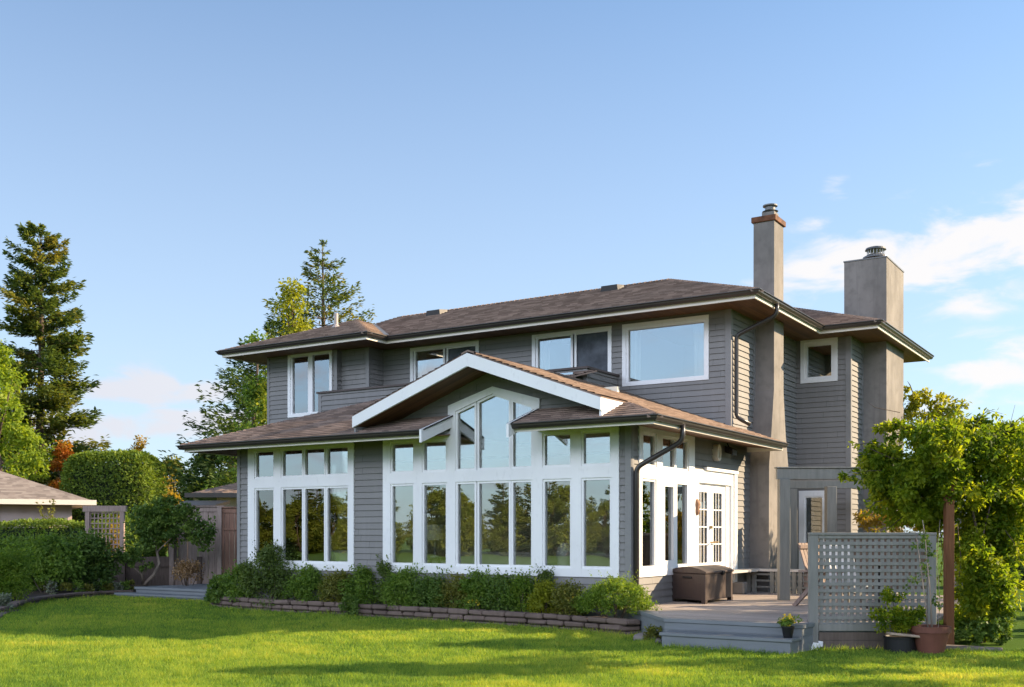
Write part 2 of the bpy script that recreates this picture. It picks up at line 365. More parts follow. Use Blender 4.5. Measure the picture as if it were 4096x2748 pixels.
class MB:
    def __init__(s): s.v, s.f, s.uv = [], [], {}

    def face(s, pts, uv=None):
        k = len(s.v); s.v += [tuple(p) for p in pts]; s.f.append(tuple(range(k, k + len(pts))))
        if uv: s.uv[len(s.f) - 1] = uv

    def hexa(s, a, b):
        """a, b: matching bottom and top loops"""
        n = len(a); k = len(s.v); s.v += [tuple(p) for p in a] + [tuple(p) for p in b]
        s.f.append(tuple(range(k, k + n))[::-1]); s.f.append(tuple(range(k + n, k + 2 * n)))
        for i in range(n):
            j = (i + 1) % n; s.f.append((k + i, k + j, k + n + j, k + n + i))

    def box(s, x0, x1, y0, y1, z0, z1):
        s.hexa([(x0, y0, z0), (x1, y0, z0), (x1, y1, z0), (x0, y1, z0)], [(x0, y0, z1), (x1, y0, z1), (x1, y1, z1), (x0, y1, z1)])

    def obox(s, o, ax, ay, x0, x1, y0, y1, z0, z1):
        o, ax, ay = Vector(o), Vector(ax), Vector(ay); up = ax.cross(ay).normalized()
        if up.z < -.01: up = -up
        P = lambda x, y, z: o + ax * x + ay * y + up * z
        s.hexa([P(x0, y0, z0), P(x1, y0, z0), P(x1, y1, z0), P(x0, y1, z0)], [P(x0, y0, z1), P(x1, y0, z1), P(x1, y1, z1), P(x0, y1, z1)])

    def beam(s, a, b, w, h, up=(0, 0, 1)):
        a, b = Vector(a), Vector(b); d = (b - a); L = d.length; d.normalize()
        up = Vector(up); side = d.cross(up)
        if side.length < 1e-4: side = d.cross(Vector((1, 0, 0)))
        side.normalize(); u2 = side.cross(d)
        s.obox(a, d, side, 0, L, -w / 2, w / 2, -h / 2, h / 2)

    def tube(s, pts, rad, n=7, caps=True):
        pts = [Vector(p) for p in pts]
        if isinstance(rad, (int, float)): rad = [rad] * len(pts)
        k0 = len(s.v); ref = None
        for i, p in enumerate(pts):
            d = (pts[min(i + 1, len(pts) - 1)] - pts[max(i - 1, 0)]).normalized()
            if ref is None: ref = d.orthogonal().normalized()
            ref = (ref - d * ref.dot(d)).normalized(); b = d.cross(ref)
            for j in range(n):
                a = 2 * math.pi * j / n; s.v.append(tuple(p + (ref * math.cos(a) + b * math.sin(a)) * rad[i]))
        for i in range(len(pts) - 1):
            for j in range(n):
                a, b = k0 + i * n + j, k0 + i * n + (j + 1) % n; s.f.append((a, b, b + n, a + n))
        if caps:
            s.f.append(tuple(range(k0, k0 + n))[::-1]); e = k0 + (len(pts) - 1) * n; s.f.append(tuple(range(e, e + n)))

    def lathe(s, c, prof, n=24):
        k0 = len(s.v); c = Vector(c)
        for (r, z) in prof:
            for j in range(n):
                a = 2 * math.pi * j / n; s.v.append((c.x + r * math.cos(a), c.y + r * math.sin(a), c.z + z))
        for i in range(len(prof) - 1):
            for j in range(n):
                a, b = k0 + i * n + j, k0 + i * n + (j + 1) % n; s.f.append((a, b, b + n, a + n))
        s.f.append(tuple(range(k0, k0 + n))[::-1]); e = k0 + (len(prof) - 1) * n; s.f.append(tuple(range(e, e + n)))

    def sweep(s, path, prof, closed=False):
        """mitred sweep of profile (outward, z) along a plan polyline; outward is to the right of travel"""
        P = [Vector((p[0], p[1])) for p in path]; n = len(P); rings = []
        for i in range(n):
            d0 = (P[i] - P[i - 1]).normalized() if i > 0 else None
            d1 = (P[i + 1] - P[i]).normalized() if i < n - 1 else None
            d0 = d0 or d1; d1 = d1 or d0
            n0 = Vector((d0.y, -d0.x)); n1 = Vector((d1.y, -d1.x)); m = (n0 + n1); m = m / max(.2, m.dot(n0))
            rings.append([(P[i].x + m.x * o, P[i].y + m.y * o, z) for (o, z) in prof])
        k = len(s.v); q = len(prof)
        for r in rings: s.v += r
        for i in range(n - 1):
            for j in range(q):
                a, b = k + i * q + j, k + i * q + (j + 1) % q; s.f.append((a, b, b + q, a + q))
        s.f.append(tuple(range(k, k + q))[::-1]); s.f.append(tuple(range(k + (n - 1) * q, k + n * q)))

    def build(s, name, mat, parent=None, smooth=False, bevel=0, recalc=True):
        me = bpy.data.meshes.new(name); me.from_pydata(s.v, [], s.f)
        if s.uv:
            ul = me.uv_layers.new(name='UVMap')
            for fi, uv in s.uv.items():
                p = me.polygons[fi]
                for q, li in enumerate(p.loop_indices): ul.data[li].uv = uv[q]
        if recalc or bevel:
            bm = bmesh.new(); bm.from_mesh(me)
            if bevel:
                bmesh.ops.remove_doubles(bm, verts=bm.verts, dist=1e-5)
                bmesh.ops.bevel(bm, geom=list(bm.edges), offset=bevel, segments=1, affect='EDGES')
            if recalc: bmesh.ops.recalc_face_normals(bm, faces=bm.faces)
            bm.to_mesh(me); bm.free()
        if smooth:
            me.polygons.foreach_set('use_smooth', [True] * len(me.polygons)); me.update()
        me.materials.append(MAT[mat] if isinstance(mat, str) else mat)
        o = bpy.data.objects.new(name, me); COL.objects.link(o)
        if parent:
            o.parent = parent
            if parent.name in WROOT: o.matrix_parent_inverse = parent.matrix_basis.inverted()
        return o


def tag(o, label=None, cat=None, group=None, kind=None):
    if label: o['label'] = label
    if cat: o['category'] = cat
    if group: o['group'] = group
    if kind: o['kind'] = kind
    return o


def empty(name, label, cat, group=None, loc=(0, 0, 0), rz=0):
    """things built in world coordinates keep their Empty at the origin's ground point; movable ones get loc / rz"""
    o = bpy.data.objects.new(name, None); COL.objects.link(o); o.location = loc; o.rotation_euler = (0, 0, rz)
    o.empty_display_size = .2
    return tag(o, label, cat, group)


def wempty(name, label, cat, group=None, loc=(0, 0, 0)):
    o = empty(name, label, cat, group, loc); WROOT.add(o.name); return o


def copy_thing(root, loc, rz=0, sc=1.0, label=None):
    r = root.copy(); COL.objects.link(r); r.location = loc; r.rotation_euler = (0, 0, rz); r.scale = (sc, sc, sc) if isinstance(sc, (int, float)) else sc
    if label: r['label'] = label
    for ch in list(root.children):
        c = ch.copy(); COL.objects.link(c); c.parent = r
        for g in ch.children:
            d = g.copy(); COL.objects.link(d); d.parent = c
    return r


def clip(poly, nx, ny, d):
    """keep the part of a 2-D polygon where nx*u + ny*v >= d"""
    out = []
    for i in range(len(poly)):
        a, b = poly[i], poly[(i + 1) % len(poly)]
        da = nx * a[0] + ny * a[1] - d; db = nx * b[0] + ny * b[1] - d
        if da >= 0: out.append(a)
        if (da > 0 > db) or (da < 0 < db):
            t = da / (da - db); out.append((a[0] + (b[0] - a[0]) * t, a[1] + (b[1] - a[1]) * t))
    return out


def courses(mb, fn, poly, e, th, v0=0.0, kerf=0):
    """lapped boards / shingles: convex polygon (u,v); fn(u,v,out) -> world; butt edge th thick at the bottom of each course"""
    vs = [p[1] for p in poly]
    k = math.floor((min(vs) - v0) / e)
    while v0 + k * e < max(vs) - 1e-6:
        a, b = v0 + k * e, v0 + (k + 1) * e
        q = clip(clip(poly, 0, 1, a), 0, -1, -b); k += 1
        if len(q) < 3: continue
        mb.face([fn(u, v, th * (1 - (v - a) / e)) for u, v in q], [(u, v) for u, v in q])
        lo = [p for p in q if abs(p[1] - a) < 1e-5]
        if len(lo) >= 2:
            u0, u1 = min(p[0] for p in lo), max(p[0] for p in lo)
            if kerf:      # undercut lap: a thin dark gap under every board
                g = -.012
                mb.face([fn(u0, a, th), fn(u0, a + kerf, g), fn(u1, a + kerf, g), fn(u1, a, th)], [(u0, a), (u0, a), (u1, a), (u1, a)])
                mb.face([fn(u0, a - .001, 0), fn(u0, a + kerf, g), fn(u1, a + kerf, g), fn(u1, a - .001, 0)], [(u0, a), (u0, a), (u1, a), (u1, a)])
            else: mb.face([fn(u0, a, th), fn(u0, a, -.002), fn(u1, a, -.002), fn(u1, a, th)], [(u0, a), (u0, a), (u1, a), (u1, a)])


def front(Y): return lambda u, z, o: (u, Y - o, z)
def side(X): return lambda u, z, o: (X + o, u, z)


def pbox(mb, fn, u0, u1, z0, z1, o0, o1):
    mb.hexa([fn(u0, z0, o0), fn(u1, z0, o0), fn(u1, z0, o1), fn(u0, z0, o1)], [fn(u0, z1, o0), fn(u1, z1, o0), fn(u1, z1, o1), fn(u0, z1, o1)])


def cells(u0, u1, z0, z1, holes):
    us = sorted({u0, u1, *[min(max(h[i], u0), u1) for h in holes for i in (0, 1)]})
    out = []
    for a, b in zip(us, us[1:]):
        if b - a < 1e-6: continue
        hs = sorted([(max(h[2], z0), min(h[3], z1)) for h in holes if h[0] < (a + b) / 2 < h[1]])
        z = z0
        for (p, q) in hs:
            if p > z + 1e-6: out.append((a, b, z, p))
            z = max(z, q)
        if z < z1 - 1e-6: out.append((a, b, z, z1))
    return out


def siding_wall(fn, u0, u1, z0, z1, holes=(), parent=None, poly=None, name='wall', e=.115):
    mb = MB()
    if poly: courses(mb, fn, poly, e, .021, kerf=.014)
    else:
        for (a, b, p, q) in cells(u0, u1, z0, z1, holes):
            courses(mb, fn, [(a, p), (b, p), (b, q), (a, q)], e, .021, kerf=.014)
            pbox(mb, fn, a, b, p, q, -.14, -.016)
    return mb.build(name, 'siding', parent, recalc=False)


def panel(fn, u0, u1, z0, z1, holes, parent, name='trim', mat='white', o0=-.13, o1=.03):
    mb = MB()
    for (a, b, p, q) in cells(u0, u1, z0, z1, holes): pbox(mb, fn, a, b, p, q, o0, o1)
    return mb.build(name, mat, parent)


def ring(mb, fn, inner, outer, o0, o1):
    n = len(inner)
    for i in range(n):
        j = (i + 1) % n
        a = [inner[i], inner[j], outer[j], outer[i]]
        mb.hexa([fn(u, z, o0) for u, z in a], [fn(u, z, o1) for u, z in a])


def rect(u0, u1, z0, z1): return [(u0, z0), (u1, z0), (u1, z1), (u0, z1)]


def window(fn, panes, parent, pad=.042, mat='white', name='window', label=None, o0=-.055, o1=.012, glass='glass', mats=None):
    """panes: list of (u0,u1,z0,z1) or polygons (inner, outer)"""
    mb = MB(); pn = []
    for p in panes:
        if isinstance(p[0], tuple): inner, outer = p
        elif isinstance(p[0], list): inner, outer = p
        else:
            inner = rect(*p); outer = rect(p[0] - pad, p[1] + pad, p[2] - pad, p[3] + pad)
        ring(mb, fn, inner, outer, o0, o1); pn.append(inner)
    w = mb.build(name, mat, parent)
    if label: w['label'] = label
    for inner in pn:
        g = MB(); g.hexa([fn(u, z, -.038) for u, z in inner], [fn(u, z, -.030) for u, z in inner])
        g.build('pane', glass, w)
    return w


def prism(mb, pts, ext):
    e = Vector(ext); mb.hexa(pts, [Vector(p) + e for p in pts])


# ------------------------------------------------------------------ foliage helpers
def leaf_mesh(name, P, D, Nn, size, mat, parent=None, wid=.5, rnd=None):
    """one leaf (folded quad) per row: position, direction, normal"""
    n = len(P); size = np.broadcast_to(size, (n,))[:, None]
    D = D / np.maximum(np.linalg.norm(D, axis=1, keepdims=True), 1e-6)
    Sd = np.cross(D, Nn); Sd /= np.maximum(np.linalg.norm(Sd, axis=1, keepdims=True), 1e-6)
    Up = np.cross(Sd, D)
    w = wid * size * .5
    V = np.empty((n, 4, 3), np.float32)
    V[:, 0] = P; V[:, 1] = P + D * size * .5 + Sd * w + Up * size * .08; V[:, 2] = P + D * size; V[:, 3] = P + D * size * .5 - Sd * w + Up * size * .08
    me = bpy.data.meshes.new(name); me.vertices.add(4 * n); me.vertices.foreach_set('co', V.ravel())
    me.loops.add(4 * n); me.loops.foreach_set('vertex_index', np.arange(4 * n, dtype=np.int32))
    me.polygons.add(n); me.polygons.foreach_set('loop_start', np.arange(0, 4 * n, 4, dtype=np.int32))
    me.update(calc_edges=True)
    a = me.attributes.new('rnd', 'FLOAT', 'FACE'); a.data.foreach_set('value', (rng.random(n) if rnd is None else rnd).astype(np.float32))
    me.materials.append(mat)
    o = bpy.data.objects.new(name, me); COL.objects.link(o)
    if parent: o.parent = parent
    return o


def unit(n):
    v = rng.normal(size=(n, 3)); return v / np.linalg.norm(v, axis=1, keepdims=True)


def clump_points(centers, radii, per, flat=.75, shell=.5):
    """leaves spread through many clumps; shell pushes them outward"""
    P, O, K = [], [], []
    for c, r, m in zip(centers, radii, per):
        d = unit(m); rr = r * (shell + (1 - shell) * rng.random((m, 1)) ** .5) * (1 + .18 * rng.normal(size=(m, 1)))
        p = d * rr; p[:, 2] *= flat
        P.append(c + p); O.append(d); K.append(np.full(m, rng.random()))
    return np.vstack(P), np.vstack(O), np.concatenate(K)


LEAF = {
    'green': mat_leaf('leaf_green', [(0.077, 0.145, 0.024), (0.136, 0.229, 0.035), (0.214, 0.306, 0.051)]),
    'dark': mat_leaf('leaf_dark', [(0.054, 0.089, 0.02), (0.092, 0.141, 0.03), (0.15, 0.197, 0.04)], .3),
    'deep': mat_leaf('leaf_deep', [(0.056, 0.114, 0.025), (0.106, 0.183, 0.035), (0.172, 0.245, 0.047)], .35),
    'yellowgreen': mat_leaf('leaf_yellow_green', [(.16, .20, .018), (.25, .28, .024), (.34, .34, .03)], .5),
    'lime': mat_leaf('leaf_lime', [(0.09, 0.174, 0.022), (0.156, 0.246, 0.031), (0.24, 0.312, 0.048)], .5),
    'wist': mat_leaf('leaf_wisteria', [(.070, .135, .014), (.17, .25, .020), (.36, .39, .028)], .66),
    'maple': mat_leaf('leaf_maple_lime', [(.13, .20, .02), (.21, .30, .03), (.31, .38, .04)], .5),
    'olive': mat_leaf('leaf_olive', [(0.101, 0.124, 0.024), (0.171, 0.186, 0.038), (0.233, 0.217, 0.046)], .4),
    'gold': mat_leaf('leaf_gold', [(.22, .17, .02), (.32, .22, .03), (.36, .27, .04)], .5),
    'orange': mat_leaf('leaf_orange', [(.28, .09, .012), (.42, .15, .02), (.34, .22, .03)], .5),
    'tan': mat_leaf('leaf_tan', [(0.192, 0.12, 0.06), (0.324, 0.204, 0.108), (0.384, 0.264, 0.156)], .3),
    'conifer': mat_leaf('needles', [(.050, .090, .034), (.100, .150, .045), (.170, .200, .055), (.255, .215, .060)], .42),
    'conifer2': mat_leaf('needles_blue', [(.040, .085, .034), (.075, .130, .042), (.130, .170, .052)], .40),
    'purple': mat_leaf('leaf_purple', [(.08, .022, .024), (.14, .04, .04), (.17, .07, .045)], .4),
    'hedge': mat_leaf('leaf_hedge', [(0.072, 0.123, 0.021), (0.135, 0.21, 0.03), (0.225, 0.292, 0.039)], .35),
    'grey': mat_leaf('leaf_grey', [(.14, .17, .12), (.22, .25, .18)], .3),
    'flower': mat_leaf('petal_yellow', [(.70, .52, .04), (.80, .66, .08)], .4),
    'grass': mat_leaf('grass_blade', [(.075, .165, .030), (.205, .325, .044), (.350, .420, .056), (.54, .49, .10)], .5, .6),
    'mirror': mat_leaf('leaf_olive_gold', [(.10, .135, .02), (.17, .205, .03), (.25, .265, .04)], .5),
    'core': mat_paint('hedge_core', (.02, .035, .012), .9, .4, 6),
}


def fol(name, P, O, K, size, leaf, parent, wid=.55, droop=.25, kmix=.5):
    n = len(P)
    D = O * .7 + unit(n) * .8; D[:, 2] -= droop
    N = O * .6 + unit(n) * .6 + np.array([0, 0, .5])
    r = np.clip(kmix * K + (1 - kmix) * rng.random(n), 0, 1)
    s = size * (.7 + .6 * rng.random(n))
    return leaf_mesh(name, P, D, N, s, LEAF[leaf], parent, wid, r)


def shrub(name, label, base, w, d, h, leaf, n=2600, size=.05, clumps=26, group=None, cat='shrub', stems=True, rz=0, lift=.12, top=1.0, tight=0):
    """base: world point; w,d,h full width, depth, height"""
    root = empty(name, label, cat, group, base, rz)
    c = []; r = []
    for i in range(clumps):
        a = rng.random() * 2 * math.pi; q = rng.random() ** .5; zz = rng.random()
        env = math.sqrt(max(0, 1 - (2 * abs(zz - .42)) ** 2.4 * .75))
        c.append((math.cos(a) * q * w * .40 * env, math.sin(a) * q * d * .40 * env, h * (lift + (1 - lift - .12) * zz * top)))
        r.append(min(w, h) * (.13 + .13 * rng.random()))
    if tight:      # many small rosettes crowded on a rounded surface
        v = unit(clumps); v[:, 2] = np.abs(v[:, 2]) - .25; k = 1 + .10 * rng.normal(size=(clumps, 1))
        c = list(v * k * np.array([w * .44, d * .44, h * .52]) + np.array([0, 0, h * .44])); r = [tight * (.7 + .6 * rng.random()) for _ in c]
    c = np.array(c)
    per = [max(20, int(n / clumps))] * clumps
    P, O, K = clump_points(c, r, per, .8, .35)
    # a few sprigs that break the outline
    for i in range(10):
        a = rng.random() * 2 * math.pi; q = .3 + .5 * rng.random()
        t = np.linspace(0, 1, 12)[:, None]
        p0 = np.array([math.cos(a) * w * .3 * q, math.sin(a) * d * .3 * q, h * .75]); p1 = p0 + np.array([math.cos(a) * w * .12, math.sin(a) * d * .1, h * (.2 + .18 * rng.random())])
        P = np.vstack([P, p0 + (p1 - p0) * t + rng.normal(size=(12, 3)) * .012]); O = np.vstack([O, unit(12) * .5 + (p1 - p0) / np.linalg.norm(p1 - p0)]); K = np.concatenate([K, np.full(12, .7)])
    P[:, 2] = np.maximum(P[:, 2], .02)
    fol('foliage', P, O, K, size, leaf, root)
    if stems:
        mb = MB()
        for i in range(9):
            q = c[rng.integers(len(c))]; b = np.array([q[0] * .3, q[1] * .3, 0])
            mb.tube([b, (b + q) / 2 + rng.normal(size=3) * .02, q], [.012, .009, .004], 5)
        mb.build('stem', 'bark', root)
    return root


def broadleaf(name, label, base, h, w, leaf, n=9000, size=.14, clumps=60, group=None, trunk_h=.25, shape='round', cat='tree', bark='bark', tr=None, wid=.6, seed_up=0):
    root = empty(name, label, cat, group, base)
    c, r = [], []
    tr = tr or h * .022
    while len(c) < clumps:
        u = rng.random(); a = rng.random() * 2 * math.pi
        z = trunk_h + (1 - trunk_h) * u
        env = math.sin(math.pi * min(1, (.12 + .88 * u)) ** .8) if shape == 'round' else (1 - u) ** .75 * (.35 + .65 * min(1, u * 6)) if shape == 'cone' else (math.sin(math.pi * (.1 + .85 * u)) ** .5)
        q = (.25 + .75 * rng.random() ** .5) * env * w / 2
        c.append((math.cos(a) * q, math.sin(a) * q, z * h)); r.append((.07 + .07 * rng.random()) * max(w, h * .5) * .9)
    c = np.array(c); r = np.array(r)
    P, O, K = clump_points(c, r, [n // clumps] * clumps, .7, .3)
    fol('crown', P, O, K, size, leaf, root, wid)
    mb = MB()
    top = h * (.8 if shape != 'round' else .6)
    pts = [Vector((0, 0, 0))]
    for i in range(1, 6): pts.append(Vector((rng.normal() * .02 * h, rng.normal() * .02 * h, top * i / 5)))
    mb.tube(pts, [tr * (1.25 if i == 0 else 1 - i * .16) for i in range(6)], 8)
    for i in range(min(30, clumps // 2)):
        q = Vector(c[i]); zb = max(.15 * h, q.z - .25 * (q.xy.length) - .08 * h); zb = min(zb, top * .95)
        b = Vector((0, 0, zb)); f = zb / top; k = int(f * 5); b = pts[k].lerp(pts[min(5, k + 1)], f * 5 - k)
        mid = b.lerp(q, .55) + Vector((0, 0, -.02 * h)); mb.tube([b, mid, q], [tr * .35, tr * .22, tr * .08], 5)
    mb.build('trunk', bark, root, smooth=True)
    return root


def conifer(name, label, base, h, w, leaf, whorls=34, n_tuft=46, size=.34, group=None, gap=.0, open_=.0, cat='tree', tr=None, zb=.06, up=.1, power=.8):
    root = empty(name, label, cat, group, base)
    tr = tr or h * .014
    mb = MB(); mb.tube([(0, 0, 0), (.02 * h * rng.normal() * .3, 0, h * .35), (0, .005 * h, h * .7), (0, 0, h * .985)], [tr * 1.2, tr * .85, tr * .5, tr * .08], 8)
    P, D, N, Sz, K = [], [], [], [], []
    for i in range(whorls):
        u = zb + (1 - zb) * (i + rng.random() * .6) / whorls
        L0 = (1 - u) ** power * w / 2 * (1.0 if u > .16 else .78)
        for b in range(rng.integers(4, 7)):
            a = rng.random() * 2 * math.pi; L = L0 * (.42 + .78 * rng.random()) + .02 * h * .35
            if rng.random() < open_: continue
            zz = u * h; dirx, diry = math.cos(a), math.sin(a)
            m = max(8, int(n_tuft * (L / (w / 2)) ** .8))
            t = (.18 + .82 * rng.random(m)) ** .8
            # branch sags then lifts at its tip
            lift = up * L
            bz = zz + lift * t - .42 * L * t * t * (1 - u) + .22 * L * t ** 4
            wid = L * .26 * (1 - t * .75) + .05
            s = rng.normal(size=m) * .55 * wid
            p = np.stack([dirx * L * t - diry * s, diry * L * t + dirx * s, bz + rng.normal(size=m) * .05 * L - np.abs(s) * .18], 1)
            d = np.stack([dirx + -diry * s / wid * .7, diry + dirx * s / wid * .7, -.1 + .5 * (t - .4)], 1) + rng.normal(size=(m, 3)) * .35
            nn = np.tile([0, 0, 1.], (m, 1)) + rng.normal(size=(m, 3)) * .45
            P.append(p); D.append(d); N.append(nn); Sz.append(size * (.6 + .6 * rng.random(m)) * (.6 + .4 * (1 - u))); K.append(np.clip(rng.random() * .75 + .25 * rng.random(m), 0, 1) ** 1.2)
            ex = L * .8
            mb.tube([(0, 0, zz), (dirx * ex * .5, diry * ex * .5, zz + lift * .4 - .1 * L * (1 - u)), (dirx * ex, diry * ex, zz + lift * .8 - .26 * L * (1 - u))], [tr * .22 * (1 - u * .7), tr * .14 * (1 - u * .7), tr * .04], 4)
    # leader
    m = 40; t = rng.random(m)
    P.append(np.stack([rng.normal(size=m) * .03 * (1 - t) * w * .4, rng.normal(size=m) * .03 * (1 - t) * w * .4, h * (.93 + .07 * t)], 1)); D.append(unit(m) * .7 + np.array([0, 0, 1])); N.append(unit(m)); Sz.append(np.full(m, size * .5)); K.append(rng.random(m))
    mb.build('trunk', 'bark', root, smooth=True)
    leaf_mesh('crown', np.vstack(P), np.vstack(D), np.vstack(N), np.concatenate(Sz), LEAF[leaf], root, .42, np.concatenate(K))
    return root


def hedge(name, label, base, rz, w, d, h, leaf, n, size, parts=None, round_=.12, cat='hedge'):
    """clipped hedge: leaves crowded on a rounded block"""
    root = empty(name, label, cat, None, base, rz)
    f = rng.random(n); th = rng.random(n); P = np.empty((n, 3)); O = np.empty((n, 3))
    u = rng.random(n) * 2 - 1; v = rng.random(n)
    A = np.array([w * h, w * h, d * h, d * h, w * d * 1.2]); pick = rng.choice(5, n, p=A / A.sum())
    for k in range(5):
        i = pick == k
        if k < 2: P[i] = np.stack([u[i] * w / 2, np.full(i.sum(), (-1, 1)[k] * d / 2), v[i] * h], 1); O[i] = (0, (-1, 1)[k], .25)
        elif k < 4: P[i] = np.stack([np.full(i.sum(), (-1, 1)[k - 2] * w / 2), u[i] * d / 2, v[i] * h], 1); O[i] = ((-1, 1)[k - 2], 0, .25)
        else: P[i] = np.stack([u[i] * w / 2, (v[i] * 2 - 1) * d / 2, np.full(i.sum(), h)], 1); O[i] = (0, 0, 1)
    # round the block's edges and let it swell unevenly
    q = P.copy(); q[:, 2] -= h * .5; q /= np.array([w / 2, d / 2, h / 2])
    pw = np.maximum((np.abs(q) ** (1 / round_)).sum(1) ** round_, 1e-6)
    up = q[:, 2] > 0
    q2 = q / pw[:, None]; q2[~up, 2] = q[~up, 2]
    P = q2 * np.array([w / 2, d / 2, h / 2]); P[:, 2] += h * .5
    sw = np.sin(P[:, 0] * 2.3) * .03 + np.sin(P[:, 2] * 3.1 + P[:, 1] * 2) * .03 + np.sin(P[:, 0] * 6.1 + P[:, 2] * 5.3) * .02
    P += O * (sw[:, None] + (rng.random((n, 1)) - .75) * .16 * min(1.5, d))
    K = np.clip(.5 + .5 * np.sin(P[:, 0] * 4.1 + P[:, 2] * 3.3) * np.sin(P[:, 2] * 5.7 + P[:, 1] * 3), 0, 1)
    fol('foliage', P, O, K, size, leaf, root, .55, .1, .35)
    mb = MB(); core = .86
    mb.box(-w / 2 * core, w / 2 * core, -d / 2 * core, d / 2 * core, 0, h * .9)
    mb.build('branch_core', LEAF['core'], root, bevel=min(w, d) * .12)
    return root


# ================================================================== THE HOUSE
house = wempty('house', 'two-storey grey clapboard house with white-framed windows, brown hipped roofs and two stucco chimneys', 'house')
FR, SD, UP = front(0), side(0), front(4.4)

# ---- lower front wing
TA = (-8.60, -5.78, .81, 3.34); TB = (-5.07, -.195, .81, 3.34)
siding_wall(FR, -8.89, 0, 0.05, 3.32, [TA, TB], house)
s_ = .365; ZE = 3.31
ga = lambda X: ZE + s_ * (.82 + 2.63) - s_ * abs(X + 2.63) - .20    # under the gable
# gable wall above the pent roofs, left and right of the tall window
for poly in ([(-5.6, 3.32), (-3.50, 3.32), (-3.50, ga(-3.5)), (-5.6, ga(-5.6))], [(-3.50, 3.62), (-2.63, 3.62), (-2.63, ga(-2.63)), (-3.5, ga(-3.5))],
             [(-2.63, 3.62), (-1.76, 3.62), (-1.76, ga(-1.76)), (-2.63, ga(-2.63))], [(-1.76, 3.32), (.1, 3.32), (.1, ga(.1)), (-1.76, ga(-1.76))]):
    if poly[0][0] == -3.50:   # keep the tall panes clear: only the part above the hood
        poly = [(-3.50, 3.74), (-2.63, 4.0), (-2.63, ga(-2.63)), (-3.5, ga(-3.5))]
    if poly[0][0] == -2.63:
        poly = [(-2.63, 4.0), (-1.76, 3.74), (-1.76, ga(-1.76)), (-2.63, ga(-2.63))]
    siding_wall(FR, 0, 0, 0, 0, parent=house, poly=poly)
# corner boards
for fn, u0, u1, z0, z1, o0, o1 in ((FR, -.085, .022, .05, 3.32, 0, .022), (SD, -.0, .075, .05, 3.32, 0, .0225), (FR, -8.912, -8.83, .05, 3.32, 0, .022)):
    mb = MB(); pbox(mb, fn, u0, u1, z0, z1, o0 - .01, o1 + .006); mb.build('corner_board', 'corner', house)
# left end wall of the wing, and the taller block behind it
siding_wall(lambda u, z, o: (-8.89 - o, u, z), 0, 4.2, .05, 3.35, [], house)
siding_wall(front(3.95), -11.82, -8.89, .05, 3.6, [], house)

# ---- white window walls, front
GA = [(-8.377, -7.897), (-7.637, -7.121), (-7.037, -6.542), (-6.454, -5.945)]
GB = [(-4.855, -4.376), (-4.124, -3.64), (-3.38, -3.018), (-2.921, -2.305), (-2.218, -1.857), (-1.589, -1.102), (-.846, -.364)]
ZL, ZU = (.987, 2.394), (2.668, 3.162)
pd = .040
H_ = lambda a, b, z: (a - pd, b + pd, z[0] - pd, z[1] + pd)
holesA = [H_(GA[0][0], GA[0][1], ZL), H_(GA[1][0], GA[3][1], ZL), H_(GA[0][0], GA[0][1], ZU), H_(GA[1][0], GA[3][1], ZU)]
panel(FR, *TA, holesA, house, 'window_wall')
tall = (-3.42, -1.817, ZU[0] - pd, 3.9)
holesB = [H_(*GB[i], z) for i in (0, 1, 5, 6) for z in (ZL, ZU)] + [H_(GB[2][0], GB[4][1], ZL), tall]
panel(FR, *TB, holesB, house, 'window_wall')
for fn_, gs in ((FR, GA[:1]), (FR, GA[1:]), (FR, GB[:1]), (FR, GB[1:2]), (FR, GB[5:6]), (FR, GB[6:7])):
    for z in (ZL, ZU): window(fn_, [(a, b, *z) for a, b in gs], house, pd, glass='glass' if z is ZL else 'glass_coated')
window(FR, [(a, b, *ZL) for a, b in GB[2:5]], house, pd)
# tall gabled window and its hood
zb = ZU[0]
sl = lambda x: 3.905 - .333 * abs(x + 2.613)
tp = []
for a, b in GB[2:5]:
    pts = [(a, zb), (b, zb), (b, sl(b))] + ([(-2.613, sl(-2.613))] if a < -2.613 < b else []) + [(a, sl(a))]
    out = [(a - pd, zb - pd), (b + pd, zb - pd), (b + pd, sl(b + pd) + .042)] + ([(-2.613, sl(-2.613) + .042)] if a < -2.613 < b else []) + [(a - pd, sl(a - pd) + .042)]
    tp.append((pts, out))
window(FR, tp, house, glass='glass_coated', label='tall gabled window of three panes under the front gable')
mb = MB()
cx_ = -2.63
for sg in (-1, 1):
    X = lambda d: cx_ + sg * d
    q = [(X(.95), 3.795), (X(0), 4.07), (X(0), 3.947), (X(.79), 3.685), (X(.79), 3.34), (X(.90), 3.34), (X(.90), 3.63), (X(.95), 3.63)]
    # split the concave outline into convex pieces
    for pc in ([q[0], q[1], q[2], q[3]], [q[0], q[3], (X(.79), 3.63), q[7]], [(X(.79), 3.63), q[4], q[5], q[6]]):
        mb.hexa([FR(u, z, -.13) for u, z in pc], [FR(u, z, .034) for u, z in pc])
mb.build('window_hood', 'white', house)

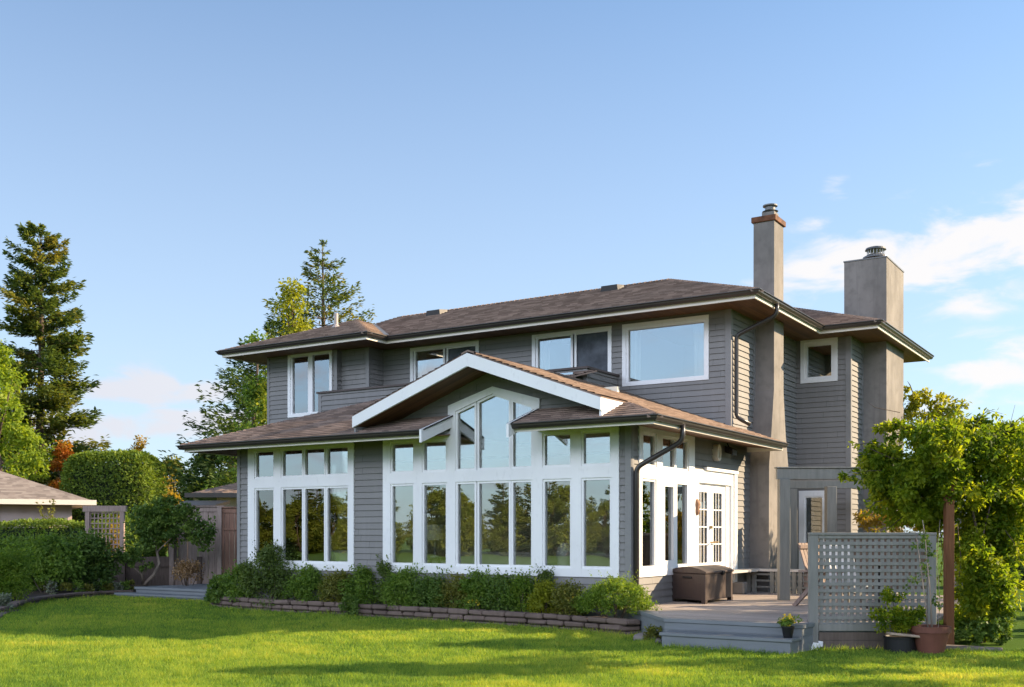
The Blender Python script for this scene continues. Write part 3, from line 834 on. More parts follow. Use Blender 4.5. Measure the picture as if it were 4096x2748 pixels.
# ---- side wall (lit by the sun): windows and French doors
TS = (.27, 2.56, .81, 3.34); TD = (2.56, 4.62, .36, 2.69)
siding_wall(SD, 0, 5.62, .05, 3.32, [TS, TD], house)
mb = MB(); pbox(mb, SD, 5.50, 5.63, .35, 3.3, 0, .024); mb.build('corner_board', 'corner', house)
SG = [(.43, .895), (1.215, 1.655), (1.80, 2.262)]
lowW = [(.415, .887, .985, 2.385), (1.245, 1.65, 1.02, 2.34), (1.785, 2.255, .985, 2.385)]
hs = [H_(.415, .887, (.985, 2.385)), H_(1.215, 2.262, (.97, 2.39)), H_(.45, .895, (2.665, 3.145)), H_(1.215, 2.262, (2.665, 3.145))]
panel(SD, *TS, hs, house, 'window_wall')
window(SD, [lowW[0]], house, pd)
mb_p = [((rect(1.285, 1.645, 1.06, 2.325)), rect(1.175, 1.715, .93, 2.43)), (rect(1.80, 2.245, .985, 2.385), rect(1.715, 2.302, .93, 2.43))]
window(SD, mb_p, house, label='casement and fixed window beside the French doors', o1=.02)
window(SD, [(.45, .895, 2.665, 3.145)], house, pd)
window(SD, [(1.215, 1.70, 2.665, 3.145), (1.78, 2.262, 2.665, 3.145)], house, pd)
panel(SD, *TD, [(2.76, 4.40, .36, 2.455)], house, 'door_surround')
mb = MB(); pbox(mb, SD, 3.03, 4.66, 2.69, 2.745, 0, .075); pbox(mb, SD, 4.50, 4.64, .36, 2.69, .03, .055); mb.build('door_cap', 'white', house)
mb = MB(); pbox(mb, SD, 4.19, 4.40, .36, 2.455, -.12, -.01); pbox(mb, SD, 2.76, 2.775, .36, 2.455, -.12, -.02); pbox(mb, SD, 2.775, 4.19, 2.43, 2.455, -.12, -.02); mb.build('door_jamb', 'white', house)
for (a, b, hinge) in ((2.78, 3.478, 0), (3.486, 4.185, 1)):
    st = .13; g0, g1 = a + st, b - st; z0, z1 = 1.00, 2.29
    if hinge == 0: g0, g1 = 2.86, 3.30
    else: g0, g1 = 3.60, 4.03
    mb = MB(); ring(mb, SD, rect(g0, g1, z0 - .02, z1), rect(a, b, .385, 2.425), -.075, -.03)
    for i in (1, 2): pbox(mb, SD, g0 + (g1 - g0) * i / 3 - .009, g0 + (g1 - g0) * i / 3 + .009, z0 - .02, z1, -.06, -.036)
    for i in (1, 2, 3): pbox(mb, SD, g0, g1, z0 + (z1 - z0) * i / 4 - .011, z0 + (z1 - z0) * i / 4 + .011, -.0605, -.0355)
    dr = mb.build('door', 'white', house); dr['label'] = 'white French door leaf with twelve small panes'
    g = MB(); pbox(g, SD, g0, g1, z0 - .02, z1, -.056, -.049); g.build('pane', 'glass', dr)
    if hinge == 0:
        g = MB(); hz = 1.36; u = 3.43
        g.tube([SD(u, hz, -.03), SD(u, hz, .045), SD(u - .11, hz - .01, .05)], .012, 8)
        g2 = MB(); g2.lathe(SD(u, hz + .28, -.005), [(.0, -.028), (.028, -.028), (.028, .028), (.0, .028)], 12); g2.build('lock', 'brass', dr)
        g.build('handle', 'brass', dr)
    else:
        g = MB(); u = 3.53; hz = 1.36
        g.tube([SD(u, hz, -.03), SD(u, hz, .045), SD(u + .11, hz + .005, .05)], .012, 8); g.build('handle', 'brass', dr)

# ---- upper storey
BW = (-2.335, -.44, 4.56, 5.84); MW = (-4.52, -2.583, 3.6, 5.845); LW = (-7.87, -5.92, 3.6, 5.87)
siding_wall(UP, -8.70, 0, 3.2, 6.05, [BW, MW, LW], house)
siding_wall(SD, 4.4, 8.53, 2.9, 6.05, [], house)
siding_wall(SD, 6.2, 8.53, .1, 2.9, [], house)
WIN = (-11.13, -9.69, 4.37, 5.965)
siding_wall(front(3.71), -11.82, -9.55, 3.0, 6.05, [WIN], house)
siding_wall(front(3.87), -9.55, -8.70, 3.0, 6.05, [], house)
siding_wall(side(-8.70), 3.87, 4.4, 3.0, 6.05, [], house)
siding_wall(side(-9.55), 3.71, 3.87, 3.0, 6.05, [], house)
siding_wall(lambda u, z, o: (-11.82 - o, u, z), 3.71, 9.2, .05, 6.05, [], house)
RW = (.107, .944, 4.93, 5.92); RD = (.07, .70, .36, 2.49)
siding_wall(front(8.53), 0, 1.215, .1, 6.05, [RW, RD], house)
siding_wall(side(1.215), 8.53, 13.0, .1, 6.05, [], house)
siding_wall(lambda u, z, o: (u, 13.0 + o, z), -11.8, 1.2, .1, 6.05, [], house)
for fn, u0, u1, z0, z1 in ((UP, -.095, .022, 3.4, 6.05), (front(3.71), -11.84, -11.76, 3.3, 6.05), (front(3.71), -9.62, -9.53, 3.9, 6.05),
                           (front(3.87), -8.78, -8.68, 3.9, 6.05), (front(8.53), 1.12, 1.237, .3, 6.05)):
    mb = MB(); pbox(mb, fn, u0, u1, z0, z1, 0, .022); mb.build('corner_board', 'corner', house)
for fn, u0, u1, z0, z1 in ((SD, 4.4, 4.475, 3.4, 6.05), (SD, 5.68, 5.77, 3.2, 6.05), (side(1.215), 8.53, 8.60, .3, 6.05), (side(1.215), 9.50, 9.59, .3, 6.05)):
    mb = MB(); pbox(mb, fn, u0, u1, z0, z1, 0, .0225); mb.build('corner_board', 'corner', house)


def cased(fn, R_, panes, cas=.085, label=None, frame=None):
    u0, u1, z0, z1 = R_
    panel(fn, u0, u1, z0, z1, [(u0 + cas, u1 - cas, z0 + cas, z1 - cas)], house, 'casing', 'white', -.1, .028)
    return window(fn, panes, house, .05, label=label, glass='glass_coated')


cased(UP, BW, [(rect(-2.195, -.545, 4.65, 5.705), rect(-2.25, -.525 + .0, 4.645 - .0, 5.755))], label='large square picture window')
w = window(UP, [(-4.375, -3.56, 3.8, 5.745)], house, .05, glass='glass_coated')
cased(UP, MW, [(-3.42, -2.675, 3.8, 5.745)], label='sliding window with a dark insect screen')
g = MB(); ring(g, UP, rect(-3.42, -2.675, 3.8, 5.745), rect(-3.50, -2.672, 3.77, 5.76), -.03, -.012); g.build('screen_frame', 'darkmetal', house)
g = MB(); pbox(g, UP, -3.42, -2.675, 3.8, 5.745, -.026, -.020); g.build('insect_screen', 'blind', house)
window(UP, [(-7.72, -6.92, 3.8, 5.775)], house, .05, glass='glass_coated')
cased(UP, LW, [(-6.78, -6.02, 3.8, 5.755)], label='sliding window half hidden behind the front gable')
g = MB(); ring(g, UP, rect(-6.78, -6.02, 3.8, 5.755), rect(-6.86, -6.015, 3.77, 5.77), -.03, -.012); g.build('screen_frame', 'darkmetal', house)
g = MB(); pbox(g, UP, -6.78, -6.02, 3.8, 5.755, -.026, -.020); g.build('insect_screen', 'blind', house)
cased(front(3.71), WIN, [(rect(-10.985, -10.47, 4.46, 5.83), rect(-11.05, -10.40, 4.42, 5.885)), (rect(-10.325, -9.775, 4.46, 5.83), rect(-10.40, -9.765, 4.42, 5.885))], .08)
cased(front(8.53), RW, [(rect(.26, .80, 5.06, 5.755), rect(.19, .865, 5.0, 5.845))], .085, label='small square window high on the rear wing')
panel(front(8.53), *RD, [(.20, .60, .36, 2.36)], house, 'casing', 'white', -.1, .028)
window(front(8.53), [(.225, .60, .45, 2.335)], house, .03, label='narrow glazed door behind the pergola')

# ---- roofs
def roof_face(mb, poly, grad, p0, z0, e=.14, th=.019, trim=0):
    """poly in plan; plane rises by |grad| per metre along grad from the eave point p0 at height z0"""
    g = Vector(grad); sl_ = g.length; gd = g.normalized(); ed = Vector((-gd.y, gd.x)); k = math.sqrt(1 + sl_ * sl_)
    nrm = Vector((-g.x, -g.y, 1)) / k
    def fn(u, v, o):
        h = v / k; x = p0[0] + ed.x * u + gd.x * h; y = p0[1] + ed.y * u + gd.y * h
        return tuple(Vector((x, y, z0 + h * sl_)) + nrm * o)
    q = [((x - p0[0]) * ed.x + (y - p0[1]) * ed.y, ((x - p0[0]) * gd.x + (y - p0[1]) * gd.y) * k) for x, y in poly]
    a = sum(q[i][0] * q[(i + 1) % len(q)][1] - q[(i + 1) % len(q)][0] * q[i][1] for i in range(len(q)))
    if a < 0: q = q[::-1]
    courses(mb, fn, q, e, th)
    mb.hexa([fn(u, v, -.035) for u, v in q], [fn(u, v, -.004) for u, v in q])


def hip_cap(mb, a, b, w=.13, th=.010, step=.14):
    """overlapping ridge shingles bent over a hip or ridge"""
    a, b = Vector(a), Vector(b); d = b - a; L = d.length; d.normalize(); sd = d.cross(Vector((0, 0, 1))).normalized()
    n = int(L / step); dn = Vector((0, 0, -.045))
    for i in range(n):
        p = a + d * (i * step); q = p + d * (step * 1.18); hi = Vector((0, 0, th + .014)); lo = Vector((0, 0, .008))
        j = .01 * (random.random() - .5)
        mb.face([p + hi, q + lo, q + lo + sd * (w + j) + dn, p + hi + sd * (w + j) + dn], [(i * .6, 0), (i * .6 + .14, 0), (i * .6 + .14, .1), (i * .6, .1)])
        mb.face([p + hi, p + hi - sd * (w + j) + dn, q + lo - sd * (w + j) + dn, q + lo], [(i * .6, 0), (i * .6, .1), (i * .6 + .14, .1), (i * .6 + .14, 0)])
        mb.face([p + hi + sd * w + dn, p + hi, p + hi - sd * w + dn, p - sd * w + dn * 1.3, p + sd * w + dn * 1.3], [(0, 0)] * 5)


RX = lambda X: ZE + s_ * (.82 - X)                    # right slope
FY = lambda Y: ZE + s_ * (Y + .82)                    # front slope
mb = MB()
for poly in ([(-2.63, -.78), (-.12, -.78), (-.12, 4.4), (-2.63, 4.4)], [(-.12, .12), (.82, -.82), (.82, 5.31), (-.12, 5.31)]): roof_face(mb, poly, (-s_, 0), (.82, 0), ZE)
roof_face(mb, [(-1.75, -.82), (.82, -.82), (-.12, .12), (-1.75, .12)], (0, s_), (0, -.82), ZE)
roof_face(mb, [(-9.71, -.82), (-3.50, -.82), (-3.50, .12), (-8.77, .12)], (0, s_), (0, -.82), ZE)
roof_face(mb, [(-8.77, .12), (-5.15, .12), (-2.22, 3.05), (-5.84, 3.05)], (0, s_), (0, -.82), ZE)
roof_face(mb, [(-9.71, -.82), (-5.84, 3.05), (-5.84, 3.71), (-9.71, 3.71)], (s_, 0), (-9.71, 0), ZE)
roof_face(mb, [(-5.15, -.78), (-2.63, -.78), (-2.63, 2.63), (-5.15, .11)], (s_, 0), (-2.63 - 3.45, 0), ZE)
hip_cap(mb, (.80, -.80, FY(-.80)), (-.05, .05, FY(.05))); hip_cap(mb, (-9.69, -.80, FY(-.80)), (-5.86, 3.03, FY(3.03)), .11); hip_cap(mb, (-2.63, -.78, RX(-2.63)), (-2.63, 3.0, RX(-2.63)), .13)
lroof = mb.build('roof', 'shingle', house, recalc=False); lroof['label'] = 'lower shingled roof with the front gable'

su = .385; ZT = 6.03
mb = MB()
roof_face(mb, [(.85, 3.55), (-2.34, 6.74), (-10.1, 6.74), (-10.29, 5.94), (-7.9, 3.55)], (0, su), (0, 3.55), ZT)
roof_face(mb, [(.85, 3.55), (.85, 7.68), (-2.34, 10.87), (-2.34, 6.74)], (-su, 0), (.85, 0), ZT)
roof_face(mb, [(.85, 7.68), (2.07, 7.68), (-1.12, 10.87), (-2.34, 10.87)], (0, su), (0, 7.68), ZT)
roof_face(mb, [(2.07, 7.68), (2.07, 13.06), (-1.12, 13.06), (-1.12, 10.87)], (-su, 0), (2.07, 0), ZT)
roof_face(mb, [(-12.68, 2.86), (-7.9, 2.86), (-10.29, 5.25)], (0, su), (0, 2.86), ZT)
roof_face(mb, [(-7.9, 2.86), (-7.9, 3.55), (-10.29, 5.94), (-10.29, 5.25)], (-su, 0), (-7.9, 0), ZT)
roof_face(mb, [(-12.68, 2.86), (-10.29, 5.25), (-10.29, 9.9), (-12.68, 9.9)], (su, 0), (-12.68, 0), ZT)
roof_face(mb, [(-12.68, 9.93), (-2.34, 9.93), (-2.34, 6.74), (-10.1, 6.74)], (0, -su), (0, 9.93), ZT)
zt = lambda d: ZT + su * d
hip_cap(mb, (.83, 3.57, zt(.02)), (-2.34, 6.74, zt(3.19))); hip_cap(mb, (-2.34, 6.74, zt(3.19)), (-10.1, 6.74, zt(3.19)), .12)
hip_cap(mb, (2.05, 7.70, zt(.02)), (-1.12, 10.87, zt(3.19)), .14); hip_cap(mb, (-12.66, 2.88, zt(.02)), (-10.29, 5.25, zt(2.39)), .12)
hip_cap(mb, (-7.92, 2.88, zt(.02)), (-10.29, 5.25, zt(2.39)), .13); hip_cap(mb, (-10.29, 5.25, zt(2.39)), (-10.29, 5.94, zt(2.39)), .13)
uroof = mb.build('roof', 'shingle', house, recalc=False); uroof['label'] = 'upper hipped shingle roof'
mb = MB()     # pale metal in the valley beside the left bay
a, b = Vector((-7.9, 3.55, ZT + .02)), Vector((-10.2, 5.85, zt(2.3) + .02))
mb.face([a + Vector((-.07, -.02, .02)), a + Vector((.02, .07, .02)), b + Vector((.02, .10, .02)), b + Vector((-.10, -.02, .02))])
mb.build('valley_flashing', 'metal', house, recalc=False)

# eaves: soffit, fascia and gutter
GUT = lambda z: [(.0, z - .085), (.065, z - .085), (.095, z - .05), (.10, z - .028), (.125, z - .012), (.125, z), (.110, z), (.095, z - .018), (.0, z - .018)]
def eaves(path, zg, zf, name=''):
    """path runs with the outside on its right, along the fascia's outer face"""
    g = MB(); g.sweep(path, GUT(zg)); g.build('gutter', 'gutter', house)
    f = MB(); f.sweep(path, [(-.03, zf), (0, zf), (0, zg - .01), (-.03, zg - .01)]); f.build('fascia', 'fascia', house)


def soffit(quads, up=.0):
    mb = MB()
    for q in quads:
        L = Vector(q[1]) - Vector(q[0]); l = L.length
        mb.hexa([Vector(p) for p in q], [Vector(p) + Vector((0, 0, .02)) for p in q])
        mb.uv[len(mb.f) - 6] = [(0, .8), (l, .8), (l, 0), (0, 0)]
        mb.uv[len(mb.f) - 5] = [(0, 0), (l, 0), (l, .8), (0, .8)]
    return mb.build('soffit', 'soffit', house, recalc=False)


f1 = .755
eaves([(-1.73, -f1), (f1, -f1), (f1, 5.29)], 3.305, 3.172)
eaves([(-8.89 - f1, 3.7), (-8.89 - f1, -f1), (-3.53, -f1)], 3.305, 3.172)
zs, zw = 3.185, 3.27
soffit([[(-1.73, -.74, zs), (.74, -.74, zs), (0, 0, zw), (-1.73, 0, zw)], [(.74, -.74, zs), (.74, 5.29, zs), (0, 5.29, zw), (0, 0, zw)],
        [(-9.63, -.74, zs), (-3.53, -.74, zs), (-3.53, 0, zw), (-8.89, 0, zw)], [(-9.63, 3.7, zs), (-9.63, -.74, zs), (-8.89, 0, zw), (-8.89, 3.7, zw)]])
f2 = .785
up_path = [(-11.82 - f2, 9.2), (-11.82 - f2, 3.71 - f2), (-7.965, 3.71 - f2), (-7.965, 4.4 - f2), (f2, 4.4 - f2), (f2, 8.53 - f2), (1.215 + f2, 8.53 - f2), (1.215 + f2, 13.06)]
eaves(up_path, 6.025, 5.872)
z1 = 5.90
soffit([[(-12.58, 2.94, z1), (-7.98, 2.94, z1), (-7.98, 4.4, z1), (-12.58, 4.4, z1)], [(-7.98, 3.63, z1), (.77, 3.63, z1), (.77, 4.4, z1), (-7.98, 4.4, z1)],
        [(0, 4.4, z1), (.77, 4.4, z1), (.77, 8.53, z1), (0, 8.53, z1)], [(.77, 7.76, z1), (1.985, 7.76, z1), (1.985, 13, z1), (.77, 13, z1)], [(-12.58, 4.4, z1), (-11.82, 4.4, z1), (-11.82, 9.2, z1), (-12.58, 9.2, z1)]])
mb = MB(); mb.box(.02, .735, 5.265, 5.29, 3.165, 3.33); mb.build('eave_end_board', 'fascia', house)

# front gable: barge boards, soffit, end returns
zr = RX(-2.63)
mb = MB()
for sg in (-1, 1):
    xe = -2.63 + sg * 2.515; ze = zr - s_ * 2.515
    q = [(-2.63, zr - .03), (xe, ze - .03), (xe, ze - .225), (-2.63, zr - .25)]
    mb.hexa([(x, -.80, z) for x, z in q], [(x, -.755, z) for x, z in q])
mb.build('barge_board', 'white', house)
mb = MB()
for sg in (-1, 1):
    xe = -2.63 + sg * 2.50; ze = zr - s_ * 2.50
    q = [Vector((-2.63, -.755, zr - .215)), Vector((xe, -.755, ze - .215)), Vector((xe, .0, ze - .215)), Vector((-2.63, .0, zr - .215))]
    mb.hexa(q, [p + Vector((0, 0, .02)) for p in q]); k = len(mb.f)
    for fi in (k - 6, k - 5): mb.uv[fi] = [(0, 0), (0, 2.6), (.76, 2.6), (.76, 0)]
mb.build('gable_soffit', 'soffit', house, recalc=False)
for X0, X1 in ((-.165, -.12), (-5.14, -5.10)):
    mb = MB(); prism(mb, [(X0, -.755, FY(-.755) - .02), (X0, -.755, RX(-.12) - .03), (X0, .10, RX(-.12) - .03), (X0, .10, FY(.1) - .02)], (X1 - X0, 0, 0)); mb.build('gable_return', 'white' if X0 > -1 else 'corner', house)
mb = MB(); mb.box(-2.40, -2.365, -.06, 0, zr - .40, zr - .30); mb.build('vent_hood', 'darkmetal', house)
# sloping end boards of the two pent roofs
for X0, X1 in ((-3.53, -3.485), (-1.765, -1.72)):
    mb = MB(); prism(mb, [(X0, -.93, 3.295), (X0, 0, 3.295 + .93 * s_), (X0, 0, 3.295 + .93 * s_ - .215), (X0, -.93, 3.075)], (X1 - X0, 0, 0)); mb.build('pent_end_board', 'white', house)
for X0, X1 in ((-3.56, -3.46), (-1.79, -1.70)):
    mb = MB(); prism(mb, [(X0, -.88, FY(-.88) + .0), (X0, .0, FY(0) + .0), (X0, .0, FY(0) + .022), (X0, -.88, FY(-.88) + .022)], (X1 - X0, 0, 0)); mb.build('roof_edge', 'darkmetal', house)

# balcony parapet sunk into the lower roof
PY, PX0, PX1, PZ = 3.05, -9.50, -2.45, 4.80
siding_wall(front(PY), PX0, PX1, 3.3, PZ, [], house, name='parapet_wall')
siding_wall(side(PX1), PY, 4.4, 3.9, PZ, [], house, name='parapet_wall')
mb = MB(); mb.sweep([(PX0 - .05, PY), (PX1, PY), (PX1, 4.39)], [(.05, PZ - .03), (.05, PZ + .012), (-.22, PZ + .012), (-.22, PZ - .03)]); mb.build('parapet_cap', mat_paint('brown_cap', (.075, .055, .048), .45, .1), house)
mb = MB(); pbox(mb, front(PY), PX1 - .075, PX1 + .02, 4.2, PZ - .03, 0, .02); mb.build('corner_board', 'corner', house); mb = MB(); pbox(mb, front(PY), PX0 - .02, PX0 + .075, 3.4, PZ - .03, 0, .02); mb.build('corner_board', 'corner', house)
mb = MB(); mb.box(PX0, PX1, PY + .05, 4.4, 3.74, 3.78); mb.build('balcony_floor', 'corner', house)

# chimneys
def chimney(prof, cap, flue, label):
    mb = MB()
    for (a, b) in zip(prof, prof[1:]):
        z0, x0, x1, y0, y1 = a; z2, u0, u1, v0, v1 = b
        mb.hexa([(x0, y0, z0), (x1, y0, z0), (x1, y1, z0), (x0, y1, z0)], [(u0, v0, z2), (u1, v0, z2), (u1, v1, z2), (u0, v1, z2)])
    c = mb.build('chimney', 'stucco', house); c['label'] = label
    cap(c); flue(c)


def cap1(c):
    mb = MB(); mb.box(-.06, .455, 5.735, 6.405, 7.915, 8.03); mb.build('chimney_cap', 'rust', c, bevel=.008)


def flue1(c):
    mb = MB(); mb.box(.10, .36, 5.93, 6.21, 8.03, 8.155); mb.build('flue_base', 'stucco', c)
    mb = MB(); o = (.23, 6.07, 8.155)
    mb.lathe(o, [(.11, 0), (.14, .02), (.165, .035), (.12, .045), (.105, .06), (.105, .13), (.15, .14), (.15, .165), (.05, .185)], 20)
    mb.build('flue_cap', 'metal', c, smooth=False)


def cap2(c):
    mb = MB(); mb.box(.785, 1.767, 9.565, 11.31, 7.815, 7.845); mb.build('chimney_cap', 'metal', c)


def flue2(c):
    o = (1.35, 10.25, 7.845)
    mb = MB(); mb.lathe(o, [(.21, 0), (.21, .16)], 24); mb.build('flue_base', mat_paint('clay_flue', (.36, .24, .19), .8, .1), c, smooth=False)
    mb = MB(); mb.lathe(o, [(.21, .13), (.30, .13), (.29, .165), (.20, .215), (.17, .215), (.17, .23)], 24); mb.lathe(o, [(.19, .32), (.24, .33), (.22, .375), (.10, .41)], 24); mb.build('flue_cap', 'metal', c)
    mb = MB()
    for i in range(16):
        a = i * math.pi / 8; mb.tube([(o[0] + .19 * math.cos(a), o[1] + .19 * math.sin(a), o[2] + .2), (o[0] + .19 * math.cos(a), o[1] + .19 * math.sin(a), o[2] + .335)], .008, 5)
    mb.build('flue_mesh', mat_paint('bright_metal', (.5, .5, .5), .3, .05), c)


chimney([(0.1, -.02, .417, 5.43, 6.72), (2.9, -.02, .417, 5.46, 6.68), (3.6, -.02, .417, 5.60, 6.50), (4.45, -.02, .417, 5.755, 6.36), (8.03, -.02, .417, 5.771, 6.35)], cap1, flue1, 'slim stucco chimney flaring towards its foot')
chimney([(0, .8, 1.752, 9.58, 11.30), (7.83, .8, 1.752, 9.58, 11.30)], cap2, flue2, 'broad stucco chimney with a round flue cap')

# downspouts
def downspout(pts, r=.042):
    p = [Vector(q) for q in pts]; out = [p[0]]
    for i in range(1, len(p) - 1):
        a, b, c = p[i - 1], p[i], p[i + 1]; d = min(.10, (b - a).length * .45, (c - b).length * .45)
        q0 = b + (a - b).normalized() * d; q1 = b + (c - b).normalized() * d
        out += [q0.lerp(b, t).lerp(b.lerp(q1, t), t) for t in (0, .25, .5, .75, 1)]
    out.append(p[-1]); mb = MB(); mb.tube(out, r, 10); mb.build('downspout', 'gutter', house, smooth=True)


downspout([(.81, .20, 3.25), (.81, .20, 2.98), (.075, .06, 2.58), (.075, .06, .03)])
downspout([(.84, 4.66, 5.98), (.84, 4.66, 5.74), (.075, 4.53, 5.40), (.075, 4.53, 3.80), (.30, 4.68, 3.66)])
downspout([(-9.7, 1.1, 3.2), (-9.7, 1.1, 3.0), (-8.96, .06, 2.35), (-8.96, .06, .3)], .04)

# roof vents and plumbing pipe
for X in (-8.47, -3.51):
    y = 6.25; z = ZT + su * (y - 3.55)
    mb = MB(); mb.hexa([(X - .22, y - .18, z - .06), (X + .22, y - .18, z - .06), (X + .22, y + .15, z + .05), (X - .22, y + .15, z + .05)],
                       [(X - .20, y - .18, z + .07), (X + .20, y - .18, z + .07), (X + .20, y + .15, z + .12), (X - .20, y + .15, z + .12)])
    mb.build('roof_vent', 'darkmetal', house)
mb = MB(); mb.tube([(-10.15, 4.35, 6.6), (-10.15, 4.35, 6.94)], .05, 12); mb.lathe((-10.15, 4.35, 6.58), [(.12, .0), (.07, .07), (.05, .09)], 12); mb.build('vent_pipe', mat_paint('pale_pipe', (.42, .36, .33), .5, .06), house)
mb = MB(); mb.box(-3.05, -2.62, 2.80, 3.03, 4.56, 4.68); mb.build('skylight', mat_glass('skylight_glass', .6), house)

# lamps on the sunny wall
mb = MB()
ct = Vector((.02, 3.55, 3.0)); A_ = []
for i in range(20):
    a = 2 * math.pi * i / 20; A_.append((3.55 + .10 * math.copysign(abs(math.cos(a)) ** .8, math.cos(a)), 3.04 + .155 * math.copysign(abs(math.sin(a)) ** .8, math.sin(a))))
sc_ = lambda pts, k: [(3.55 + (u - 3.55) * k, 3.04 + (z - 3.04) * k) for u, z in pts]
ring(mb, SD, sc_(A_, .68), A_, 0, .11)
bl = mb.build('wall_lamp', 'fascia', house); bl['label'] = 'oval cream bulkhead lamp above the French doors'
g = MB(); g.hexa([SD(u, z, .0) for u, z in sc_(A_, .70)], [SD(u, z, .085) for u, z in sc_(A_, .66)]); g.build('lamp_glass', 'ceramic', bl)
mb = MB(); mb.tube([(.05, 4.1, 3.26), (.10, 4.1, 3.16)], .015, 6); mb.hexa([(.05, 4.0, 3.08), (.05, 4.22, 3.08), (.05, 4.22, 3.2), (.05, 4.0, 3.2)], [(.2, 3.99, 3.02), (.2, 4.23, 3.02), (.2, 4.23, 3.13), (.2, 3.99, 3.13)]); mb.build('flood_lamp', 'darkmetal', house)

# rooms behind the glass
mb = MB()
def room(x0, x1, y0, y1, z0, z1, nm, th=.08, open_front=True):
    w = MB(); w.box(x0, x1, y1, y1 + th, z0, z1); w.box(x0 - th, x0, y0, y1, z0, z1)
    w.build('interior_wall', 'interior', house)
    c = MB(); c.box(x0, x1, y0, y1, z1, z1 + th); c.build('interior_ceiling', 'ceiling', house)
    f = MB(); f.face([(x0, y0, z0), (x1, y0, z0), (x1, y1, z0), (x0, y1, z0)], [(x0, y0), (x1, y0), (x1, y1), (x0, y1)]); f.build('interior_floor', 'floor', house, recalc=False)


w = MB(); w.box(-8.74, -.16, 4.6, 4.68, .36, 3.24); w.box(-8.82, -8.74, .16, 4.6, .36, 3.24); w.box(-3.75, -1.55, 2.6, 2.68, 3.33, 4.3); w.build('interior_wall', 'interior', house)
c = MB(); c.box(-8.74, -3.75, .16, 4.6, 3.24, 3.32); c.box(-1.55, -.16, .16, 4.6, 3.24, 3.32); c.box(-3.749, -1.551, 2.68, 4.6, 3.24, 3.32); c.build('interior_ceiling', 'ceiling', house)
f = MB(); f.face([(-8.74, .16, .36), (-.16, .16, .36), (-.16, 4.6, .36), (-8.74, 4.6, .36)], [(-8.74, .16), (-.16, .16), (-.16, 4.6), (-8.74, 4.6)]); f.build('interior_floor', 'floor', house, recalc=False)
room(-2.6, -.16, 4.56, 8.2, 3.5, 5.98, 'bedroom'); room(-4.8, -2.7, 4.56, 8.2, 3.5, 5.98, 'bedroom'); room(-8.2, -5.6, 4.56, 8.2, 3.5, 5.98, 'bedroom')
room(-11.5, -9.7, 3.87, 7.2, 3.5, 5.98, 'bedroom'); room(.02, 1.1, 8.68, 10.5, .36, 2.9, 'back hall'); room(.02, 1.1, 8.68, 10.5, 3.4, 5.98, 'bathroom')


mb = MB(); mb.box(.03, 1.09, 8.95, 9.0, .36, 2.9); mb.box(.03, 1.09, 8.95, 9.0, 3.4, 5.97); mb.build('dark_backing', 'darkmetal', house)  # dark sheets added behind the panes in place of unlit room depth


def curtain(base, x0, x1, y, z0, z1, lab, fn=None, grp='white curtains inside the windows'):
    mb = MB(); n = 26; k = 0; fr_, bk = [], []
    P_ = []
    for i in range(n + 1):
        t = i / n; xx = x0 + (x1 - x0) * t; yy = y + (.028 * math.sin(t * (x1 - x0) * 55) + .01 * math.sin(t * 31)) * (1 if fn is None else .4)
        P_.append((xx, yy) if fn is None else fn(xx, yy))
    for i in range(n):
        a, b = P_[i], P_[i + 1]
        mb.face([(a[0], a[1], z0), (b[0], b[1], z0), (b[0], b[1], z1), (a[0], a[1], z1)])
    o = mb.build('curtain', 'curtain', None, recalc=False, smooth=True)
    m = o.modifiers.new('thickness', 'SOLIDIFY'); m.thickness = .006
    return tag(o, lab, 'curtain')


curtain(0, -2.24, -1.98, 4.50, 3.55, 5.72, 'white curtain at the left edge of the large square upstairs window')
curtain(0, -.80, -.56, 4.50, 3.55, 5.72, 'white curtain at the right edge of the large square upstairs window')
curtain(0, -4.42, -4.15, 4.50, 3.55, 5.76, 'white curtain in the middle upstairs sliding window')
curtain(0, -7.76, -7.5, 4.50, 3.55, 5.78, 'white curtain in the upstairs window beside the gable peak')
curtain(0, -11.02, -9.75, 3.82, 4.4, 5.84, 'pale sheer curtain filling the twin window of the left bay')
sw = lambda a, b: (b, a)
curtain(0, .62, 1.10, -.085, .4, 3.1, 'beige curtain behind the first side window from the corner', sw)
curtain(0, 2.02, 2.50, -.085, .4, 3.1, 'beige curtain behind the side window nearest the French doors', sw)
for o in [q for q in COL.objects if q.name.startswith('curtain') and 'beige' in q.get('label', '')]: o.data.materials[0] = MAT['interior']

# ================================================================== FURNISHINGS SEEN THROUGH THE GLASS
t = wempty('table_lamp', 'table lamp with a white drum shade behind the second tall front window', 'lamp', None, (-4.60, .95, .36))
mb = MB(); mb.lathe((-4.60, .95, 1.40), [(.18, 0), (.165, .29)], 28); mb.build('lamp_shade', 'lampshade', t)
mb = MB(); mb.lathe((-4.60, .95, 1.06), [(.09, 0), (.09, .03), (.02, .06), (.018, .36)], 16); mb.build('lamp_base', 'ceramic', t, smooth=True)
t = wempty('side_table', 'dark side table carrying the drum-shaded lamp', 'table', None, (-4.60, .95, .36))
mb = MB(); mb.box(-4.9, -4.3, .7, 1.2, 1.02, 1.06); mb.build('tabletop', 'darkmetal', t)
for x in (-4.87, -4.36):
    for y in (.73, 1.14): mb = MB(); mb.box(x, x + .03, y, y + .03, .36, 1.02); mb.build('leg', 'darkmetal', t)
v = MB(); v.lathe((-1.46, .42, .86), [(.075, 0), (.10, .08), (.135, .24), (.14, .32), (.115, .42), (.075, .47), (.08, .50), (.06, .49)], 28)
tag(v.build('vase', 'ceramic', None, smooth=True), 'white ceramic vase standing behind a tall window near the right corner', 'vase').location = (0, 0, 0)
t = wempty('console', 'low console under the white vase', 'table', None, (-1.2, .4, .36))
